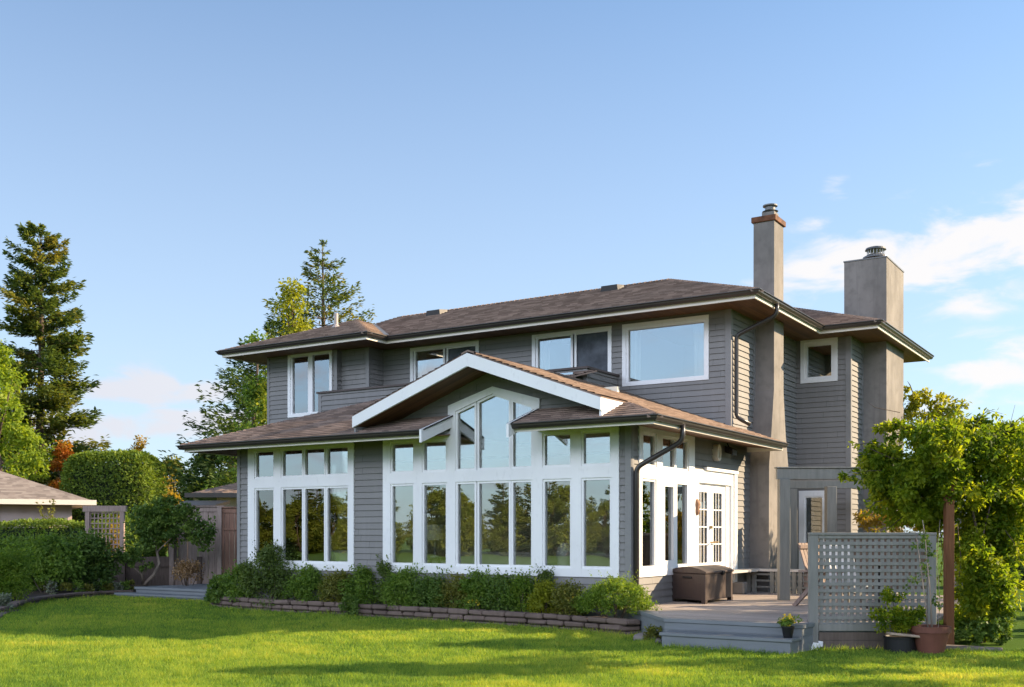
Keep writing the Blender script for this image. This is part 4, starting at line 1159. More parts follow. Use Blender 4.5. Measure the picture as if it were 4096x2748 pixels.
mb = MB(); mb.box(-1.62, -.3, .25, .62, .82, .86); mb.build('tabletop', 'oldwood', t)
for x in (-1.6, -.36): mb = MB(); mb.box(x, x + .04, .27, .6, .36, .82); mb.build('leg', 'oldwood', t)


def sofa(name, label, x0, x1, y0, y1, mat):
    t = wempty(name, label, 'sofa', None, ((x0 + x1) / 2, y0, .36))
    mb = MB(); mb.box(x0, x1, y0, y0 + .22, .40, 1.18); mb.build('backrest', mat, t, bevel=.05)
    mb = MB(); mb.box(x0 + .18, x1 - .18, y0 + .22, y1, .42, .80); mb.build('seat', mat, t, bevel=.05)
    for x in (x0, x1 - .18): mb = MB(); mb.box(x, x + .18, y0 + .22, y1, .40, .98); mb.build('armrest', mat, t, bevel=.04)


sofa('sofa', 'beige sofa backing onto the three middle window panes', -4.0, -2.3, .9, 1.8, 'sofa')
sofa('armchair', 'beige armchair seen through the rightmost front window', -1.35, -.62, .75, 1.5, 'sofa')
sofa('armchair', 'pale armchair seen through the left window group', -7.4, -6.7, .9, 1.6, 'lampshade')

# ================================================================== GROUND
def sheet(name, pts, z, mat, kind='structure'):
    mb = MB(); mb.face([(x, y, z) for x, y in pts]); return tag(mb.build(name, mat, None, recalc=False), kind=kind)


sheet('lawn', [(-400, -400), (400, -400), (400, 400), (-400, 400)], 0, 'lawn')
WALLP = [(-10.2, .42), (-9.9, .15), (-9.4, -.12), (-8.4, -.32), (-7.5, -.42), (-6.0, -.38), (-5.2, -.46), (-4.0, -.50), (-2.7, -.60), (-1.6, -.66), (-.9, -.75), (-.1, -.92), (.3, -1.05), (.50, -1.02), (.60, -.85)]
# soil behind the block wall and in the left border
mb = MB()
for a, b in zip(WALLP, WALLP[1:]): mb.face([(a[0], a[1] + .05, .14), (b[0], b[1] + .05, .14), (b[0], max(b[1] + .06, .02 if b[0] > -8.9 else 1.0), .16), (a[0], max(a[1] + .06, .02 if a[0] > -8.9 else 1.0), .16)])
tag(mb.build('garden_bed', 'soil', None, recalc=False), kind='structure')
KERB = [(-9.6, -5.9), (-10.6, -4.4), (-11.45, -3.6), (-11.95, -2.95), (-12.5, -2.6), (-13.4, -1.75), (-14.25, -.7), (-14.75, .5), (-14.85, 1.3), (-14.65, 1.9)]
sheet('border_soil', [(-9.7, -6.0)] + KERB[1:] + [(-14.6, 8), (-40, 12), (-40, -20), (-14, -12)], .05, 'soil')


def block_wall(name, label, path, z0, hs, depth, L, cap=0, mat='block', jit=.010, bevel=.014, cat='wall'):
    mb = MB(); P = [Vector((p[0], p[1], 0)) for p in path]; seg = [(P[i + 1] - P[i]).length for i in range(len(P) - 1)]; tot = sum(seg)

    def pos(s):
        s = max(0, min(tot - 1e-4, s))
        for i, q in enumerate(seg):
            if s <= q: return P[i].lerp(P[i + 1], s / q)
            s -= q
        return P[-1]
    z = z0
    for r, h in enumerate(hs):
        s = -L * .5 * (r % 2)
        while s < tot:
            l = L * (.7 + .6 * random.random()); a, b = pos(s), pos(min(tot, s + l - .02)); s += l
            if (b - a).length < .05: continue
            d = (b - a).normalized(); nn = Vector((d.y, -d.x, 0)); o = random.uniform(-jit, jit) + (cap if r == len(hs) - 1 else 0)
            j = lambda: Vector((random.uniform(-jit, jit), random.uniform(-jit, jit), random.uniform(-jit, jit) * .5))
            A = [a + nn * o, b + nn * o, b - nn * depth, a - nn * depth]
            mb.hexa([p + Vector((0, 0, z)) + j() for p in A], [p + Vector((0, 0, z + h - .012)) + j() for p in A])
        z += h
    return tag(mb.build(name, mat, None, bevel=bevel), label, cat)


block_wall('retaining_wall', 'low curved wall of brown tumbled blocks edging the shrub bed under the front windows', WALLP, -.02, [.075, .095, .095], .2, .36, .014, jit=.016, bevel=.022)
block_wall('garden_edging', 'low curved stone edging between the left lawn and the shrub border', KERB[2:], -.02, [.07, .075], .22, .32, .012)
block_wall('garden_edging', 'short forward end of stone edging at the left picture border', [(-9.3, -5.6), (-10.3, -4.3), (-11.0, -3.75), (-11.45, -3.45), (-11.8, -2.95)], -.02, [.07], .22, .3, .0)

# ---- main deck with its step
DECK = [(.05, -.17), (1.43, -1.85), (3.34, -1.85), (3.38, -1.42), (4.66, -.61), (4.3, 6.0), (.02, 6.0)]
deck = wempty('deck', 'grey board terrace with one long step in front of the French doors', 'deck', None, (2.2, 0, 0))
mb = MB(); w = .14; k = -2.0
while k < 6.1:
    q = clip(clip(DECK, 0, 1, k + .004), 0, -1, -(k + w - .004)); k += w
    if len(q) >= 3:
        a = [(x, y, .315) for x, y in q]; b = [(x, y, .35 + random.uniform(-.001, .001)) for x, y in q]
        n0 = len(mb.f); mb.hexa(a, b)
        for fi in range(n0, n0 + 2):
            mb.uv[fi] = [(mb.v[i][0], mb.v[i][1]) for i in mb.f[fi]]
mb.build('decking', 'deck', deck)
mb = MB(); pth = [DECK[0], DECK[1], DECK[2], DECK[3], DECK[4]]
mb.sweep(pth, [(-.03, .0), (-.004, .0), (-.004, .305), (-.03, .305)]); mb.build('skirt', 'step', deck)
mb = MB(); mb.sweep(pth, [(-.10, .306), (.022, .306), (.022, .354), (-.10, .354)]); mb.build('edge_board', 'step', deck)
mb = MB()
for z in (.10, .205): mb.sweep(pth, [(-.006, z), (.004, z), (.004, z + .092), (-.006, z + .092)])
mb.build('skirt_board', 'step', deck)
mb = MB(); mb.box(1.53, 3.34, -2.26, -1.86, .155, .195); tr_ = mb.build('step', 'step', deck, bevel=.004)
mb = MB(); mb.box(1.56, 3.31, -2.235, -1.87, 0, .155); mb.build('riser', 'step', tr_)

# ---- small deck at the left end
ld = wempty('small_deck', 'small low grey deck with a step left of the house', 'deck', None, (-12, 2, 0))
mb = MB()
for i in range(24):
    y = 1.62 + i * .14; mb.box(-14.25 + max(0, i - 1) * .012, -8.95, y, y + .134, .17, .215)
mb.build('decking', 'step', ld)
mb = MB(); mb.box(-14.22, -8.95, 1.64, 1.67, 0, .17); mb.box(-14.24, -8.95, 1.605, 1.64, .165, .222); mb.box(-14.22, -14.19, 1.68, 4.9, 0, .17); mb.build('skirt', 'step', ld)
mb = MB(); mb.box(-14.5, -9.6, 1.22, 1.60, .04, .085); mb.box(-14.46, -9.6, 1.25, 1.6, 0, .04); mb.build('step', 'step', ld)

# ---- storage box
bx = wempty('storage_box', 'dark brown plastic storage box with arched lid in front of the French doors', 'storage box', None, (.3, 1.9, .35))
o = Vector((.79, 1.20, .35)); ax = Vector((-.885, .44, 0)).normalized(); ay = Vector((-.02, 1.37, 0)).normalized()
LX, LY, Hh = .96, 1.36, .50
mb = MB(); mb.obox(o, ax, ay, .025, LX - .025, .02, LY - .02, .05, Hh)
mb.build('body', 'box', bx, bevel=.012)
for x in (.02, LX - .12):
    for y in (.02, LY - .12): mb = MB(); mb.obox(o, ax, ay, x, x + .10, y, y + .10, 0, .06); mb.build('foot', 'box', bx)
mb = MB(); n = 10; up = Vector((0, 0, 1))
arch = lambda t: Hh + .035 + .075 * (1 - (2 * t - 1) ** 2)
pro = [(t / n * LX, arch(t / n)) for t in range(n + 1)]
q = [(0, Hh)] + pro + [(LX, Hh)]
a = [o + ax * x + up * z - ay * .0 for x, z in q]; mb.hexa(a, [p + ay * LY for p in a]); mb.build('lid', 'box', bx, bevel=.008)
mb = MB(); mb.obox(o, ax, ay, LX * .38, LX * .62, -.003, .03, Hh - .085, Hh - .055); mb.build('grip', 'blackpot', bx, bevel=.006)
mb = MB(); mb.obox(o, ax, ay, -.02, .02, LY * .56, LY * .64, Hh - .04, Hh + .03); mb.build('latch', 'blackpot', bx, bevel=.006)

# ---- corner bench of slatted timber, pale top
bn = wempty('corner_bench', 'grey slatted corner bench with a pale top running along the house wall', 'bench', None, (.4, 5, .35))
mb = MB()
mb.box(.04, .36, 2.7, 5.0, .775, .82); mb.box(.04, 2.2, 5.003, 5.40, .775, .8205); mb.build('seat', mat_paint('pale_bench_top', (.50, .48, .46), .5, .06), bn)
mb = MB()
for x in (.10, .21, .58, .69, 1.02, 1.14, 1.9): mb.box(x, x + .075, 5.03, 5.10, .35, .775)
for z in (.45, .575, .70):
    mb.box(.10, 1.95, 5.045, 5.085, z, z + .035)
mb.build('frame', 'lattice', bn)
mb = MB()
for i in range(5): mb.box(1.22 + i * .16, 1.365 + i * .16, 5.11, 5.14, .40, .77)
mb.build('back_panel', 'trellis', bn)
mb = MB(); mb.box(.06, .28, 4.35, 4.58, .35, .58)
tag(mb.build('utility_box', 'stucco', None, bevel=.02), 'pale square utility box low against the siding under the bench', 'utility box')

# ---- pergola
LAT = Vector((.845, .537, 0)).normalized(); LN = Vector((LAT.y, -LAT.x, 0))
pg = wempty('pergola', 'grey painted timber pergola with a deep beam over the deck', 'pergola', None, (1.5, 2.9, .35))
def post(o, w, z0, z1, nm='post', mat='lattice', parent=pg):
    mb = MB(); mb.obox((o[0], o[1], 0), LAT, LAT.cross(Vector((0, 0, -1))), -w / 2, w / 2, -w / 2, w / 2, z0, z1); return mb.build(nm, mat, parent, bevel=.006)


post((1.525, 2.98), .185, .35, 2.475)
pB = at(3171, 2200, 22.4); post(pB, .155, .35, 2.47); pC = at(3322, 2200, 21.3); post(pC, .195, .35, 2.47)
def beam(a, L, z0, z1, w, nm='beam', mat='lattice', parent=pg, d=None):
    mb = MB(); d = d or LAT; mb.obox((a[0], a[1], 0), d, d.cross(Vector((0, 0, -1))), 0, L, -w / 2, w / 2, z0, z1); return mb.build(nm, mat, parent, bevel=.005)


st = Vector((1.525, 2.98, 0)) - LAT * .13
beam(st, 3.5, 2.475, 2.665, .10); beam(st - LAT * .02 + Vector((0, 0, 0)), 3.55, 2.668, 2.690, .16, 'cap_board')
beam(Vector((pB.x, pB.y, 0)) - LAT * .3, 3.3, 2.475, 2.640, .10)
post(st + LAT * 3.2, .16, .35, 2.475)

# rail wall behind the lattice
rw = wempty('screen_wall', 'low brown-grey boarded wall behind the lattice screen', 'wall', None, (pC.x, pC.y, .35))
mb = MB(); a = at(3345, 2200, 20.6)
for i in range(8): mb.obox((a.x, a.y, 0), LAT, LN, 0, 1.72, -.02, .02, .40 + i * .135, .53 + i * .135)
mb.build('board', 'oldwood', rw)
mb = MB(); mb.obox((a.x, a.y, 0), LAT, LN, -.02, 1.75, -.06, .05, 1.48, 1.535); mb.build('rail', 'fencewood', rw)

# ---- lattice screen
ls = wempty('lattice_screen', 'grey-green square lattice screen on the right edge of the deck', 'lattice', None, (3.36, -1.5, 0))
lo = Vector((3.34, -1.52, 0)); LW = 1.66; D_ = LAT; NB = Vector((-LAT.y, LAT.x, 0))      # NB points away from the camera
def lb(mb, x0, x1, z0, z1, y0, y1): mb.obox(lo, D_, NB, x0, x1, y0, y1, z0, z1)
mb = MB(); lb(mb, 0, .115, .03, 1.50, 0, .09); mb.build('post', 'lattice', ls, bevel=.004)
mb = MB(); lb(mb, LW - .11, LW, .2, 1.50, 0, .09); mb.build('post', 'lattice', ls, bevel=.004)
mb = MB(); lb(mb, 0, LW, 1.502, 1.535, -.012, .10); mb.build('cap_rail', 'lattice', ls, bevel=.004)
mb = MB(); lb(mb, .118, LW - .113, 1.455, 1.50, .01, .07); mb.build('rail', 'lattice', ls, bevel=.003)
mb = MB(); lb(mb, .118, LW - .113, .245, .335, .005, .07); mb.build('rail', 'lattice', ls, bevel=.003)
mb = MB(); nh = 12
for i in range(nh):
    z = .365 + i * (1.43 - .365) / nh + .03; lb(mb, .117, LW - .112, z, z + .043, .018, .033)
mb.build('horizontal_slats', 'lattice', ls)
mb = MB(); nv = 17
for i in range(nv):
    x = .14 + i * (LW - .30) / nv; lb(mb, x, x + .046, .336, 1.454, .0345, .049)
mb.build('vertical_slats', 'lattice', ls)
mb = MB()
for z in (.02, .125): lb(mb, .13, LW - .02, z, z + .10, .03, .05)
mb.build('skirt_board', 'oldwood', ls)
mb = MB(); p_ = lo + D_ * .07
for i in range(7):
    j = [random.uniform(-.05, .05) for _ in range(6)]; c_ = p_ + Vector((j[0], j[1] - .02, .02 + .02 * i / 3)); mb.face([c_ + Vector((-.05, 0, -.02)), c_ + Vector((.06, -.03, -.015)), c_ + Vector((.05, .02, .05)), c_ + Vector((-.03, .01, .06))])
o_ = mb.build('plastic_sheet', 'white', None, recalc=False); tag(o_, 'crumpled white plastic at the foot of the lattice post', 'plastic sheet'); m_ = o_.modifiers.new('t', 'SOLIDIFY'); m_.thickness = .004

# ---- wooden deck chair behind the lattice and a white sling chair
def deck_chair(name, label, loc, rz, wood, seat, grp):
    t = empty(name, label, 'chair', grp, loc, rz)
    mb = MB()
    for i in range(6): mb.obox((0, 0, 0), (1, 0, 0), (0, 1, 0), -.27 + i * .092, -.27 + i * .092 + .078, 0, .02, 0, .72)
    for v_ in range(len(mb.v)): x, y, z = mb.v[v_]; mb.v[v_] = (x, y + .12 + z * .33, z + .30)
    mb.build('backrest', seat, t)
    mb = MB(); mb.box(-.30, .30, .30, .335, .93, .985); mb.box(-.29, .29, .18, .20, .50, .55); mb.build('back_rail', wood, t)
    mb = MB()
    for i in range(6): mb.box(-.27, .27, -.42 + i * .095, -.42 + i * .095 + .08, .36 - i * .012, .38 - i * .012)
    mb.build('seat', seat, t)
    for s in (-1, 1):
        mb = MB(); mb.box(s * .32 - .05, s * .32 + .05, -.46, .30, .56, .582); mb.build('armrest', wood, t)
        mb = MB(); mb.box(s * .30 - .03, s * .30 + .03, -.42, -.36, 0, .56); mb.build('leg', wood, t)
        mb = MB(); mb.beam((s * .30, .05, .38), (s * .30, .42, 0), .05, .06); mb.build('leg', wood, t)
    return t


cp = at(3262, 2394, 17.0)
deck_chair('deck_chair', 'brown wooden slatted armchair half hidden by the lattice post', (cp.x + .16, cp.y + .1, .35), R(75), 'chairwood', 'chairwood', None)
cp = at(3400, 2390, 17.0)
deck_chair('deck_chair', 'white sling armchair seen through the lattice', (cp.x, cp.y, .35), R(160), 'lattice', 'white', None)
cp = at(3520, 2390, 16.6)
t = wempty('patio_table', 'small dark patio table seen through the lattice', 'table', None, (cp.x, cp.y, .35))
mb = MB(); mb.lathe((cp.x, cp.y, 1.03), [(.42, 0), (.43, .015), (.42, .03)], 28); mb.build('tabletop', 'oldwood', t)
mb = MB(); mb.lathe((cp.x, cp.y, .35), [(.25, 0), (.25, .03), (.04, .06), (.035, .68)], 16); mb.build('leg', 'darkmetal', t)

# ---- carved face hanging between window and doors
mb = MB(); mb.lathe((0, 0, 0), [(.005, -.155), (.045, -.13), (.06, -.06), (.05, .0), (.068, .05), (.06, .10), (.045, .135), (.01, .15)], 16)
for i in range(len(mb.v)): x, y, z = mb.v[i]; mb.v[i] = (max(0, x) * .8 + (.02 if .02 < z < .06 and abs(y) < .02 else 0), y, z)
mk = mb.build('wall_carving', 'carving', None, smooth=True); mk.location = (.034, 2.65, 2.0); tag(mk, 'long carved wooden face hung beside the French doors', 'wall carving')

# ---- pots
def pot(name, label, loc, r0, r1, h, mat, rim=None, soil=True):
    t = empty(name, label, 'flower pot', None, loc)
    rim = rim or .05 * h
    mb = MB(); mb.lathe((0, 0, 0), [(r0, 0), (r1 * .94, h - rim), (r1 * .94, h - rim), (r1, h - rim), (r1 * 1.0, h), (r1 * .90, h), (r1 * .86, h * .88)], 32); mb.build('pot', mat, t)
    mb = MB(); mb.lathe((0, 0, h * .86), [(r1 * .87, 0), (r1 * .87, .01)], 20); mb.build('soil', 'soil', t)
    return t


tp_ = at(3722, 2606, 13.42); pot('flower_pot', 'large terracotta pot holding bare climbing stems by the brown post', (tp_.x, tp_.y, 0), .155, .245, .35, 'terracotta', .075)
bp_ = at(3600, 2600, 13.55); pot('flower_pot', 'wide dark blue-black pot with a broken pale rim in front of the lattice', (bp_.x, bp_.y, 0), .20, .21, .21, 'blackpot', .02)
mb = MB(); mb.obox((bp_.x, bp_.y, 0), LAT, NB, -.21, .20, -.25, -.03, .225, .255)
for i in range(len(mb.v)):
    x, y, z = mb.v[i]; q = (Vector((x, y, 0)) - Vector((bp_.x, bp_.y, 0))).dot(LAT); mb.v[i] = (x, y, z - q * .10)
tag(mb.build('stone_slab', mat_stucco('tan_stone', (.42, .32, .24)), None, bevel=.006), 'thin tan stone slab lying across the dark pot rim', 'stone slab')
sp_ = (3.22, -2.05, .195); pot('flower_pot', 'small black pot of yellow flowers on the end of the deck step', sp_, .055, .085, .15, 'blackpot', .02)
mb = MB(); mb.box(4.75, 5.5, -.55, -.35, 0, .05); tag(mb.build('edging_stone', 'rock', None, bevel=.01), 'flat stone edging at the foot of the brown post', 'stone')


def rock(name, label, loc, s):
    bm = bmesh.new(); bmesh.ops.create_icosphere(bm, subdivisions=3, radius=1)
    for v_ in bm.verts:
        v_.co *= 1 + .16 * math.sin(v_.co.x * 4 + loc[0] * 7) * math.cos(v_.co.y * 3.3 + loc[1]) + random.uniform(-.03, .03); v_.co.x *= s[0]; v_.co.y *= s[1]; v_.co.z = max(-.3, v_.co.z) * s[2]
    me = bpy.data.meshes.new(name); bm.to_mesh(me); bm.free(); me.materials.append(MAT['rock'])
    ob = bpy.data.objects.new(name, me); COL.objects.link(ob); ob.location = loc; return tag(ob, label, 'rock')


rock('rock', 'flat grey boulder in the gap between block wall and deck', (1.06, -1.62, .03), (.20, .14, .09))
rock('rock', 'small stone beside the left end of the deck step', (1.38, -1.95, .02), (.07, .06, .05))

# ================================================================== NEIGHBOURS AND FENCES, LEFT
RV = Vector((math.cos(YAW), math.sin(YAW), 0)); DV = Vector((-math.sin(YAW), math.cos(YAW), 0))     # across and along the view


def g0(px, d, z=0.0):
    p = at(px, HY, d); return Vector((p.x, p.y, z))


def neighbour(name, label, corner, sgn, L, Dp, ez, pitch, wallmat, gut, over=.55, battens=0, wz0=0):
    """hip-roofed bungalow: corner = nearest eave corner on plan; runs sgn*L across the view and Dp deep"""
    t = wempty(name, label, 'house', None, (corner.x, corner.y, 0))
    A0 = (RV + DV * .55 * (sgn < 0)).normalized(); B0 = Vector((-A0.y, A0.x, 0))
    P = lambda x, y, z: corner + A0 * (sgn * x) + B0 * y + Vector((0, 0, z))
    mb = MB(); hd = Dp / 2
    rf = [[(0, 0, ez), (L, 0, ez), (L - hd, hd, ez + pitch * hd), (hd, hd, ez + pitch * hd)], [(0, 0, ez), (hd, hd, ez + pitch * hd), (0, Dp, ez)], [(0, Dp, ez), (hd, hd, ez + pitch * hd), (L - hd, hd, ez + pitch * hd), (L, Dp, ez)], [(L, 0, ez), (L, Dp, ez), (L - hd, hd, ez + pitch * hd)]]
    for i, q in enumerate(rf):
        uv = [(x, y * 1.05) if i in (0, 2) else (y, x * 1.05) for x, y, z in q]; mb.face([P(*a) for a in q], uv)
    mb.build('roof', 'nshingle' if battens else 'shingle', t, recalc=False)
    mb = MB()
    for (xa, xb, ya, yb) in ((-.10, L, -.10, .04), (-.10, .04, .041, Dp)):
        A = [P(xa, ya, ez - .15), P(xb, ya, ez - .15), P(xb, yb, ez - .15), P(xa, yb, ez - .15)]; mb.hexa(A, [p + Vector((0, 0, .17)) for p in A])
    mb.build('gutter', gut, t)
    mb = MB(); A = [P(over, over, wz0), P(L, over, wz0), P(L, Dp - over, wz0), P(over, Dp - over, wz0)]; mb.hexa(A, [p + Vector((0, 0, ez - .12 - wz0)) for p in A]); mb.build('wall', wallmat, t)
    mb = MB(); A = [P(0.02, .02, ez - .14), P(L, .02, ez - .14), P(L, Dp, ez - .14), P(.02, Dp, ez - .14)]; mb.hexa(A, [p + Vector((0, 0, .02)) for p in A]); mb.build('soffit', gut, t)
    if battens:
        mb = MB()
        for i in range(battens):
            x = over + .05 + i * .72; a = P(x, over - .03, wz0 + .02); q = (a, a + A0 * (sgn * .09), a + A0 * (sgn * .09) + B0 * .05, a + B0 * .05); mb.hexa(q, [p + Vector((0, 0, ez - .2 - wz0)) for p in q])
        mb.build('battens', wallmat, t)
    return t, P


neighbour('neighbour_house', 'low beige bungalow with grey shingle roof behind the left hedge', g0(372, 36), -1, 16, 11, 2.64, .40, 'beigewall', 'fascia', .6, 16)
nh, NP = neighbour('neighbour_house', 'cream bungalow with brown roof and black gutter behind the cedar fence', g0(752, 40), 1, 12, 8, 3.04, .33, 'nwall', 'gutter', .85)
for x0 in (1.08, 1.55, 2.15):
    q = [NP(x0 + a, .83, z) for a, z in ((0, 1.6), (.42, 1.6), (.42, 2.55), (0, 2.55))]
    mb = MB(); mb.hexa(q, [p - DV * .05 for p in q]); wn = mb.build('window', 'white', nh)
    q = [NP(x0 + a, .775, z) for a, z in ((.05, 1.65), (.37, 1.65), (.37, 2.5), (.05, 2.5))]
    mb = MB(); mb.hexa(q, [p - DV * .01 for p in q]); mb.build('pane', 'blind', wn)
mb = MB(); mb.beam(NP(.12, .3, 2.86), NP(.80, .80, 2.45), .07, .07); mb.build('downspout', 'fascia', nh)
sh = g0(745, 37); t = wempty('shed_roof', 'dark blue-grey lean-to roof between cedar fence and cream bungalow', 'shed', None, (sh.x, sh.y, 0))
mb = MB(); A = [sh + RV * a + DV * b + Vector((0, 0, z)) for a, b, z in ((-.6, 0, 2.40), (1.0, 0, 2.40), (1.0, 2, 2.62), (-.6, 2, 2.62))]; mb.hexa(A, [p + Vector((0, 0, .12)) for p in A]); mb.build('roof', 'darkmetal', t)
for a in (-.5, .9):
    for b in (.1, 1.8): mb = MB(); q = sh + RV * a + DV * b; mb.box(q.x - .05, q.x + .05, q.y - .05, q.y + .05, 0, 2.42); mb.build('post', 'oldwood', t)


def board_fence(name, label, p0, p1, z0, z1, mat, w=.14, top=True, postmat='fencewood', horiz=False):
    d = (p1 - p0); L = d.length; d.normalize(); nn = Vector((-d.y, d.x, 0))
    t = wempty(name, label, 'fence', None, (p0.x, p0.y, 0)); mb = MB()
    if horiz:
        h = .26; k = 0; z = z0
        while z < z1: mb.obox(p0, d, nn, 0, L, -.02 + (k % 2) * .043, .02 + (k % 2) * .043, z, z + h + .02); z += h; k += 1
    else:
        n = int(L / w)
        for i in range(n): mb.obox(p0, d, nn, i * w, i * w + w - .008, -.012 + (i % 2) * .014, .012 + (i % 2) * .014, z0, z1 - .14 + random.uniform(-.005, .005))
    mb.build('boards', mat, t)
    n = max(1, round(L / 2.4))
    for i in range(n + 1):
        x = L * i / n; mb = MB(); mb.obox(p0, d, nn, x - .06, x + .06, -.13, -.02, z0 - .1, z1 + .02); mb.build('post', postmat, t)
    if top:
        mb = MB(); mb.obox(p0, d, nn, 0, L, -.035, .03, z1 - .145, z1 - .01); mb.build('rail', mat, t)
        mb = MB(); mb.obox(p0, d, nn, 0, L, -.04, -.0125, z1 - .62, z1 - .56); mb.build('rail', mat, t)
        mb = MB(); mb.obox(p0, d, nn, -.03, L + .03, -.09, .07, z1 - .008, z1 + .022); mb.build('cap_board', mat, t)
    return t


board_fence('fence', 'weathered grey-brown cedar board fence left of the house', g0(690, 29.5), g0(893, 29.6), .05, 2.28, 'fencewood')
board_fence('fence', 'short reddish cedar fence panel meeting the house wall', g0(880, 29.2), g0(1010, 29.3), .05, 2.24, 'redfence', .13)
board_fence('fence', 'low dark fence of horizontal planks behind the shrub border', g0(-120, 29.2), g0(800, 29.6), .08, .86, 'oldwood', horiz=True, top=False, postmat='oldwood')
tr = wempty('garden_trellis', 'weathered square-framed wooden trellis rising behind the dark hedge', 'trellis', None, tuple(g0(415, 30)))
a = g0(340, 30.3); L = (495 - 340) * 30.3 / F
for x in (0, L - .12): mb = MB(); mb.obox(a, RV, DV, x, x + .12, 0, .1, 0, 2.2); mb.build('post', 'trellis', tr)
mb = MB(); mb.obox(a, RV, DV, -.06, L + .06, -.02, .12, 2.15, 2.32); mb.build('top_beam', 'trellis', tr)
mb = MB()
for i in range(9): mb.obox(a, RV, DV, .12, L - .12, .04, .06, .9 + i * .15, .93 + i * .15)
for i in range(8): mb.obox(a, RV, DV, .12 + i * (L - .24) / 8, .15 + i * (L - .24) / 8, .061, .08, .9, 2.14)
mb.build('lattice', 'trellis', tr)

# ================================================================== PLANTS
def blob_plant(name, label, cat, base, blobs, leaf, size, wid=.5, stems=(), stemmat='bark', group=None, dz=.8, nm='foliage', per=150, rad=.32, droop=.25, shoots=()):
    """foliage gathered in world-sized clumps: blob = (px, py, depth, half width px, half height px, leaves)"""
    t = wempty(name, label, cat, group, base); C_, Rr, Pn = [], [], []
    for (px, py, d, rw, rh, n) in blobs:
        c = at(px, py, d); a, b = rw * d / F, rh * d / F; k = max(1, n // per)
        for i in range(k):
            v = unit(1)[0] * rng.random() ** .4
            p = np.array(c) + np.array(RV) * v[0] * a + np.array(DV) * v[1] * a * dz + np.array([0, 0, v[2] * b])
            C_.append(p); Rr.append(rad * min(a, b) * (.7 + .6 * rng.random())); Pn.append(per)
    P, O, K = clump_points(np.array(C_), Rr, Pn, .8, .25)
    for sh in shoots:      # long leafy shoots that leave the mass
        q = [np.array(at(*p)) for p in sh]; n = 16 * (len(q) - 1); tt = np.sort(rng.random(n)) * (len(q) - 1); k = np.minimum(tt.astype(int), len(q) - 2)
        p = np.array([q[i] + (q[i + 1] - q[i]) * (t_ - i) for i, t_ in zip(k, tt)]) + rng.normal(size=(n, 3)) * .022
        P = np.vstack([P, p]); O = np.vstack([O, unit(n) + (q[-1] - q[0]) / np.linalg.norm(q[-1] - q[0]) * .6]); K = np.concatenate([K, np.full(n, .85)])
    P[:, 2] = np.maximum(P[:, 2], .03)
    f = fol(nm, P, O, K, size, leaf, t, wid, droop, .72); f.matrix_parent_inverse = t.matrix_basis.inverted()
    mb = MB()
    for (pts, r0, r1) in stems:
        q = [at(*p) for p in pts]; mb.tube(q, [r0 + (r1 - r0) * i / (len(q) - 1) for i in range(len(q))], 7)
    for sh in shoots: mb.tube([at(*p) for p in sh], [.007 - .0045 * i / (len(sh) - 1) for i in range(len(sh))], 5)
    if mb.v: mb.build('stem', stemmat, t, smooth=True)
    return t


# --- wisteria on its post
wp = (4.78, .0, 0)
t = wempty('vine_post', 'stout brown timber post holding up the leafy vine', 'post', None, wp)
mb = MB(); mb.obox(wp, RV, DV, -.055, .055, -.055, .055, 0, 2.46); mb.build('shaft', 'cedarpost', t, bevel=.006)
mb = MB(); mb.obox((wp[0], wp[1], 0), DV, RV, -.06, 2.2, -.05, .05, 2.462, 2.57); mb.build('crossbeam', 'cedarpost', t, bevel=.006)
D0 = 15.15
WB = [(3830, 1800, D0, 300, 120, 3400), (3640, 1880, D0, 200, 130, 2600), (3980, 1860, D0, 230, 160, 3000), (3830, 1960, D0, 330, 130, 3600), (3700, 2010, D0 + .2, 190, 110, 1900), (4060, 2010, D0, 170, 160, 2400),
      (3930, 2120, D0, 150, 110, 1900), (4100, 1900, D0 + .6, 170, 190, 2200), (4020, 2200, D0, 100, 90, 800), (3910, 2280, D0 - .1, 80, 110, 900), (3960, 2380, D0, 70, 90, 800), (3860, 2200, D0 + .4, 60, 140, 700), (3850, 2400, D0 + .3, 40, 110, 450),
      (3540, 1850, D0, 90, 50, 500), (3480, 1790, D0, 50, 26, 130), (3575, 1720, D0, 60, 40, 260), (3890, 1690, D0, 50, 45, 200), (3720, 1720, D0, 160, 50, 900), (3560, 1960, D0, 60, 60, 320), (3400, 1895, D0, 36, 20, 90), (3790, 1880, 14.3, 55, 60, 330), (3800, 1950, 14.3, 30, 40, 90), (3700, 1960, 14.5, 130, 80, 700), (3830, 1900, 14.4, 50, 60, 260), (3760, 1800, 14.5, 90, 50, 400), (3795, 1870, 14.25, 45, 70, 420), (3500, 1850, 15.0, 80, 40, 420), (3560, 1930, 15.0, 90, 60, 600), (3930, 2450, 14.9, 90, 110, 900), (3990, 2330, 14.9, 70, 110, 700), (3650, 2060, 14.7, 120, 60, 500), (3720, 2120, 14.8, 70, 70, 350), (4040, 1700, D0 + .2, 60, 40, 150), (3900, 2230, 14.6, 90, 90, 1000), (3960, 2330, 14.5, 80, 100, 1100), (3890, 2420, 14.6, 60, 90, 650), (4000, 2440, 14.6, 50, 80, 500), (3990, 1745, D0, 100, 60, 600), (4050, 2170, D0 + .1, 50, 70, 300)]
